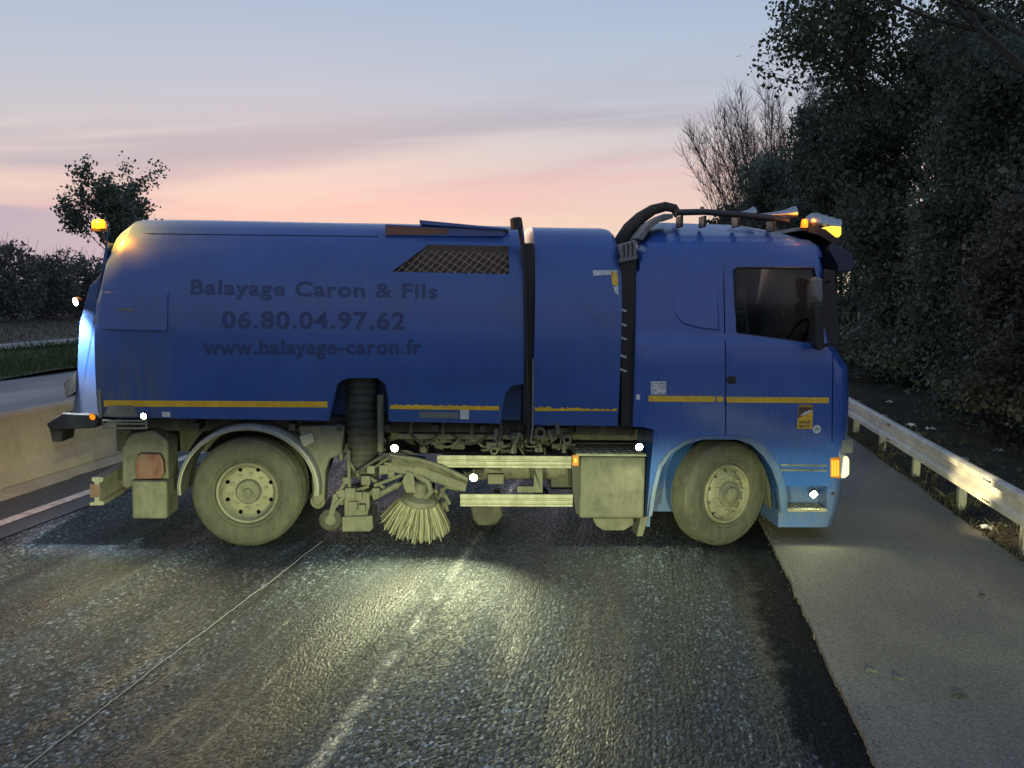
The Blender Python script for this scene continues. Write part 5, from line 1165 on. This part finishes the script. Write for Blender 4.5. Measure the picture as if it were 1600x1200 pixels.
# ------------------------------------------------------------------ vegetation
def quads(name, C, size, mat, parent=None, aspect=.55, flat=0.0, kind=None):
    """leaf-shaped (rhombic) faces at points C"""
    C = np.asarray(C, dtype=np.float64); n = len(C)
    d = rng.normal(size=(n, 3)); d[:, 2] *= (1 - flat); d /= np.linalg.norm(d, axis=1)[:, None]
    e = rng.normal(size=(n, 3)); e -= (e * d).sum(1)[:, None] * d; e /= np.linalg.norm(e, axis=1)[:, None]
    s = (np.asarray(size) * rng.uniform(.6, 1.3, n))[:, None]
    V = np.stack([C - d * s * .5, C + e * s * aspect * .5, C + d * s * .5, C - e * s * aspect * .5], 1).reshape(-1, 3)
    me = bpy.data.meshes.new(name); me.vertices.add(4 * n); me.vertices.foreach_set('co', V.ravel())
    me.loops.add(4 * n); me.loops.foreach_set('vertex_index', np.arange(4 * n, dtype=np.int32))
    me.polygons.add(n); me.polygons.foreach_set('loop_start', np.arange(0, 4 * n, 4, dtype=np.int32)); me.polygons.foreach_set('loop_total', np.full(n, 4, dtype=np.int32))
    me.update(calc_edges=True); me.validate(); me.materials.append(mat)
    o = bpy.data.objects.new(name, me); COL.objects.link(o)
    if parent: o.parent = parent
    if kind: o['kind'] = kind
    return o
def grow(seed, h, r0, levels, split, spread, upw, trunk_frac=.35, seg=4, shrink=.72, lean=(0, 0)):
    rn = random.Random(seed); mb = MB(); tips = []
    def br_(p, d, Ln, r, lv):
        pts = [p]; rs = [r]
        for k in range(seg):
            d = (d + Vector((rn.gauss(0, .10), rn.gauss(0, .10), rn.gauss(0, .05) + upw * .05))).normalized()
            p = p + d * (Ln / seg); pts.append(p); rs.append(r * (1 - .38 * (k + 1) / seg))
            if lv <= 1: tips.append(p)
            if lv > 0 and k >= 1 and rn.random() < .45: br_(p, side(d, spread * 1.15), Ln * shrink * .8, rs[-1] * .55, lv - 1)
        mb.tube(pts, rs, 5 if r > .02 else 3, caps=False)
        if lv > 0:
            for _ in range(split): br_(p, side(d, spread), Ln * shrink * rn.uniform(.8, 1.15), rs[-1] * .72, lv - 1)
        else: tips.append(p)
    def side(d, sp_):
        a = rn.uniform(0, 6.283); o = d.orthogonal().normalized(); o.rotate(Matrix.Rotation(a, 3, d)); return (d + o * math.tan(R(sp_ * rn.uniform(.5, 1.2)))).normalized() + Vector((0, 0, upw * .25))
    br_(Vector((0, 0, -.2)), Vector((lean[0], lean[1], 1)).normalized(), h * trunk_frac, r0, levels)
    return mb, tips
def tree(name, label, cat, pos, seed, h, r0, levels, split, spread, upw, leaf, nleaf, lsize, cr, group=None, tf=.33, bark=M_bark, lean=(0, 0), shrink=.72, aspect=.7):
    root = empty(name, pos); tag(root, label, cat, group)
    mb, tips = grow(seed, h, r0, levels, split, spread, upw, tf, lean=lean, shrink=shrink)
    mb.build('trunk', bark, root, smooth=60)
    if nleaf:
        T = np.array([tuple(t) for t in tips]); idx = rng.integers(0, len(T), nleaf)
        C = T[idx] + rng.normal(size=(nleaf, 3)) * cr
        C = C[C[:, 2] > .1]
        quads('crown', C, lsize, leaf, root, aspect)
    return root
def blob_shrub(name, label, cat, pos, dims, nleaf, lsize, leaf, seed, group=None, nlump=38, bark=M_bark):
    """dense bush: leaves on the shells of many overlapping lumps, stems inside"""
    root = empty(name, pos); tag(root, label, cat, group); r_ = np.random.default_rng(seed)
    mb = MB()
    for k in range(9):
        a = r_.uniform(0, 6.28); e = Vector((math.cos(a) * dims[0] * .6, math.sin(a) * dims[1] * .6, dims[2] * r_.uniform(.6, .9)))
        mb.tube([(e.x * .1, e.y * .1, -.2), (e.x * .45, e.y * .45, e.z * .45), tuple(e)], [.09, .06, .02], 5)
    mb.build('trunk', bark, root, smooth=60)
    u = r_.normal(size=(nlump, 3)); u /= np.linalg.norm(u, axis=1)[:, None]; rad = r_.uniform(.25, 1.0, nlump)[:, None] ** .5
    zz = r_.uniform(.04, .90, nlump); prof_ = np.clip((1 - np.clip((zz - .45) / .62, 0, 1) ** 2.4), .1, 1) ** .5
    ang = r_.uniform(0, 2 * math.pi, nlump); rd = np.sqrt(r_.uniform(.15, 1, nlump)) * .80 * prof_
    cen = np.stack([np.cos(ang) * rd * dims[0], np.sin(ang) * rd * dims[1], zz * dims[2]], 1)
    lr_ = r_.uniform(.16, .36, nlump) * min(dims[0], dims[1]) * 1.15
    idx = r_.integers(0, nlump, nleaf); d = r_.normal(size=(nleaf, 3)); d /= np.linalg.norm(d, axis=1)[:, None]
    rr = lr_[idx][:, None] * (1 + r_.normal(size=(nleaf, 1)) * .16) * np.where(r_.random((nleaf, 1)) < .2, r_.uniform(.3, 1, (nleaf, 1)), 1.0)
    C = cen[idx] + d * rr
    ni = nleaf // 4; idx = r_.integers(0, nlump, ni); Ci = cen[idx] + r_.normal(size=(ni, 3)) * lr_[idx][:, None] * .35     # shaded inner leaf clusters
    SZ = np.concatenate([np.full(len(C), lsize), np.full(ni, lsize * 2.2)]); C = np.concatenate([C, Ci])
    keep = C[:, 2] > .05; C = C[keep]; lsize = SZ[keep]
    quads('crown', C, lsize, leaf, root, .65)
    return root
def at(px, Y): return Vector(((px - 800) / F * Y, Y, 0))
# right-hand trees: first the broad-leaved one against the sky
tree('poplar_tree', 'tall loose broad-leaved tree against the sky above the truck cab', 'tree', RP(8.5, 30, .2), 3, 12.8, .22, 4, 3, 30, .25, M_leaf1, 13000, .155, .21, 'roadside trees on the right', tf=.36, lean=(-.05, 0), shrink=.68)
tree('poplar_tree', 'tall dark tree rising at the upper right corner behind the bushes', 'tree', RP(9.5, 27, .3), 8, 15, .26, 4, 3, 28, .3, M_leaf1, 13000, .15, .28, 'roadside trees on the right', tf=.36, shrink=.70)
tree('poplar_tree', 'tall dark tree with bare branches at the right frame edge', 'tree', RP(8.2, 17.5, .3), 21, 13, .24, 4, 3, 30, .3, M_leaf1, 8000, .12, .25, 'roadside trees on the right', tf=.38, shrink=.70)
# bare multi-stemmed tree farther on
root = empty('bare_tree', RP(7.7, 58, .2)); tag(root, 'bare twiggy tree fanning out against the sunset left of the dark trees', 'tree', 'roadside trees on the right')
mb = MB(); rb_ = random.Random(4)
for k in range(85):
    a = rb_.uniform(0, 6.28); sp_ = rb_.uniform(.05, .56); d = Vector((math.cos(a) * sp_, math.sin(a) * sp_ * .6, 1)).normalized(); p = Vector((math.cos(a) * .4, math.sin(a) * .4, 0)); Ln = rb_.uniform(10.0, 15.0)
    pts = [p]; n_ = 11
    for i in range(n_):
        d = (d + Vector((rb_.gauss(0, .05), rb_.gauss(0, .05), .015))).normalized(); p = p + d * Ln / n_; pts.append(p)
    mb.tube(pts, [.05 * (1 - .82 * i / n_) for i in range(n_ + 1)], 4, caps=False)
    for i in range(3, n_):
        for _ in range(5):
            q = pts[i]; d2 = (d + Vector((rb_.gauss(0, .4), rb_.gauss(0, .4), rb_.gauss(.1, .2)))).normalized(); l2 = rb_.uniform(.7, 2.0)
            tw = [q, q + d2 * l2 * .5 + Vector((0, 0, .08)), q + d2 * l2 + Vector((0, 0, .3 * l2))]
            mb.tube(tw, [.014, .010, .006], 3, caps=False)
            for _ in range(3):
                d3 = (d2 + Vector((rb_.gauss(0, .5), rb_.gauss(0, .5), rb_.gauss(.1, .2)))).normalized(); mb.tube([tw[1], tw[1] + d3 * l2 * .6], [.010, .006], 3, caps=False)
mb.build('trunk', M_twig, root)
# dense hedge of ivy-clad bushes behind the guardrail, near to far
hg = 'bushes behind the guardrail'
specs = [('broad dark bush behind the guardrail at the right frame edge', 7.3, 9.8, (2.4, 2.6, 4.5), 52000, .062, M_leaf3),
         ('tall ivy-dark bush next behind the one at the right frame edge', 8.0, 13.5, (2.6, 3.0, 5.5), 66000, .070, M_leaf2),
         ('brownish bush with dry leaves between two dark bushes by the guardrail', 6.7, 16.8, (1.6, 2.0, 4.4), 34000, .072, M_leaf4),
         ('tallest dense dark bush rising behind the truck cab visor', 7.7, 21.0, (2.6, 3.4, 8.4), 66000, .085, M_leaf3),
         ('dense green-black bush right of the broad-leaved tree', 7.4, 28.5, (2.6, 3.6, 10.6), 54000, .105, M_leaf2),
         ('dark bush under the broad-leaved tree crown behind the cab roof', 7.2, 38, (2.6, 4.2, 11.0), 38000, .13, M_leaf3),
         ('low dark bush below the bare tree beyond the cab roof', 6.8, 50, (2.9, 4.5, 10.4), 34000, .15, M_leaf2),
         ('small bush at the foot of the bare tree', 6.4, 64, (2.8, 5.0, 9.0), 14000, .22, M_leaf1),
         ('farthest bush of the roadside row, left of the bare tree', 6.0, 86, (3.0, 6.0, 9.6), 12000, .26, M_leaf1)]
for k, (lb_, s, t, dm, nl, ls_, lm) in enumerate(specs):
    blob_shrub('roadside_bush', lb_, 'bush', RP(s, t, vz(s, min(t, 100)) - .05), dm, nl, ls_, lm, 40 + k, hg, nlump=90)
blob_shrub('backing_bush', 'tall dark bush filling the gap behind the nearest roadside bushes', 'bush', RP(11.3, 14, .4), (3.0, 6.5, 5.9), 38000, .12, M_leaf3, 77, hg, nlump=100)
blob_shrub('backing_bush', 'tall dark bush filling the gap behind the middle roadside bushes', 'bush', RP(11.0, 25, .4), (3.2, 6.5, 8.2), 38000, .13, M_leaf3, 78, hg, nlump=100)
# left: lone tree, far hedge
tree('lone_tree', 'lone small-leaved tree standing in the field behind the truck tail', 'tree', at(200, 62) - Vector((0, 0, .1)), 12, 10.8, .17, 4, 3, 29, .18, M_leaf2, 11000, .24, .21, None, tf=.33, shrink=.72)
C = []
hb = []
for k in range(70):
    s = -40 + rng.normal() * 1.2; t = 20 + k * 1.35; hb.append((s, t, rng.uniform(3.6, 4.9)))
Cs = []
for s, t, h_ in hb:
    n_ = 1500; d = rng.normal(size=(n_, 3)); d /= np.linalg.norm(d, axis=1)[:, None]
    p = RP(s, t); rr = rng.uniform(.75, 1.05, (n_, 1))
    q = np.array([p.x, p.y, h_ * .5]) + d * rr * np.array([1.7, 1.7, h_ * .5]); Cs.append(q[q[:, 2] > 0])
tag(quads('hedgerow', np.concatenate(Cs), .27, M_leaf5, kind='stuff'), 'dark hedge wood closing the field on the left', 'hedge')
tw = MB()
for s, t, h_ in hb:
    for _ in range(9):
        p = RP(s + rng.normal() * .8, t + rng.normal() * .6, h_ * .7); tw.tube([p, p + Vector((rng.normal() * .25, rng.normal() * .25, h_ * .3 + rng.uniform(0, .55)))], [.02, .008], 3, caps=False)
tag(tw.build('hedge_twigs', M_twig), 'bare twigs standing out of the far hedge top', 'twigs', kind='stuff')
def blades(name, pts, hmin, hmax, wd, mat, label, cat):
    V = []; Fc = []
    for p in pts:
        a = random.random() * 6.28; h_ = random.uniform(hmin, hmax); d = Vector((math.cos(a), math.sin(a), 0)); l_ = Vector((random.gauss(0, .4), random.gauss(0, .4), 0)) * h_
        o = len(V); V += [p - d * wd, p + d * wd, p + l_ * .4 + d * wd * .7 + Vector((0, 0, h_ * .6)), p + l_ + Vector((0, 0, h_))]; Fc += [(o, o + 1, o + 2), (o, o + 2, o + 3)]
    m_ = MB(); m_.v = [tuple(v_) for v_ in V]; m_.f = Fc; m_.m = [0] * len(Fc); return tag(m_.build(name, mat), label, cat, kind='stuff')
blades('verge_grass', [RP(random.uniform(-23.4, -16.3), 14 + 40 * random.random(), -.08) for _ in range(16000)], .10, .34, .012, M_grass, 'green roadside grass beyond the opposite carriageway', 'grass')
blades('field_grass', [RP(random.uniform(-39, -25.6), 24 + 50 * random.random(), -.06) for _ in range(7000)], .08, .30, .015, M_drygrass, 'dry stubble over the far field', 'grass')
def tuft_pts():
    out_ = []
    for _ in range(70):
        s, t = 3.55 + abs(random.gauss(.0, .9)), 5 + 14 * random.random() ** 1.2
        for _ in range(random.randint(8, 26)):
            a, b = s + random.gauss(0, .07), t + random.gauss(0, .07); out_.append(RP(a, b, .02 + vz(a, b) - .01))
    return out_
blades('edge_weeds', [RP(3.47 + random.gauss(.03, .05), 4 + 14 * random.random(), .02) for _ in range(1500)], .02, .08, .004, M_drygrass, 'short weeds along the outer edge of the shoulder', 'weeds')
blades('tuft_grass', tuft_pts(), .05, .22, .004, M_drygrass, 'thin grass tufts on the verge under the guardrail', 'grass')
C = []
for _ in range(2600):
    s, t = 3.5 + 3.5 * random.random() ** 1.3, 5 + 22 * random.random(); p = RP(s, t, .035 + vz(s, t)); C.append(tuple(p))
tag(quads('leaf_litter', C, .055, M_leaf4, flat=.8, kind='stuff'), 'brown leaf litter on the verge soil', 'leaves')
M_litter = pm('pale_litter', (.55, .56, .55), .7, var=.2)
for k, (x, y, lb_) in enumerate([(1343, 585, 'crumpled pale scrap on the verge beside the cab front'), (1390, 623, 'small pale scrap on the verge above the far rail end'), (1424, 659, 'white litter scrap on the verge behind the rail, left of the bright scrap'), (1454, 659, 'bright white litter scrap on the verge behind the rail'), (1541, 812, 'small pale scrap on the soil under the guardrail'), (1562, 693, 'pale litter scrap behind the rail near the right frame edge')]):
    g = ground(x, y, .12); mb = MB(); r_ = random.Random(k); V = []
    for i in range(5):
        for j in range(5): V.append(((i - 2) * .035 + r_.gauss(0, .008), (j - 2) * .035 + r_.gauss(0, .008), r_.uniform(-.01, .055)))
    mb.add(V, [(i * 5 + j, (i + 1) * 5 + j, (i + 1) * 5 + j + 1, i * 5 + j + 1) for i in range(4) for j in range(4)])
    al = (g.x * sA + g.y * cA); sl_ = g.x * cA - g.y * sA
    o = mb.build('litter_scrap', M_litter, loc=(g.x, g.y, .04 + vz(sl_, al))); md = o.modifiers.new('t', 'SOLIDIFY'); md.thickness = .003
    tag(o, lb_, 'litter', 'litter on the verge')
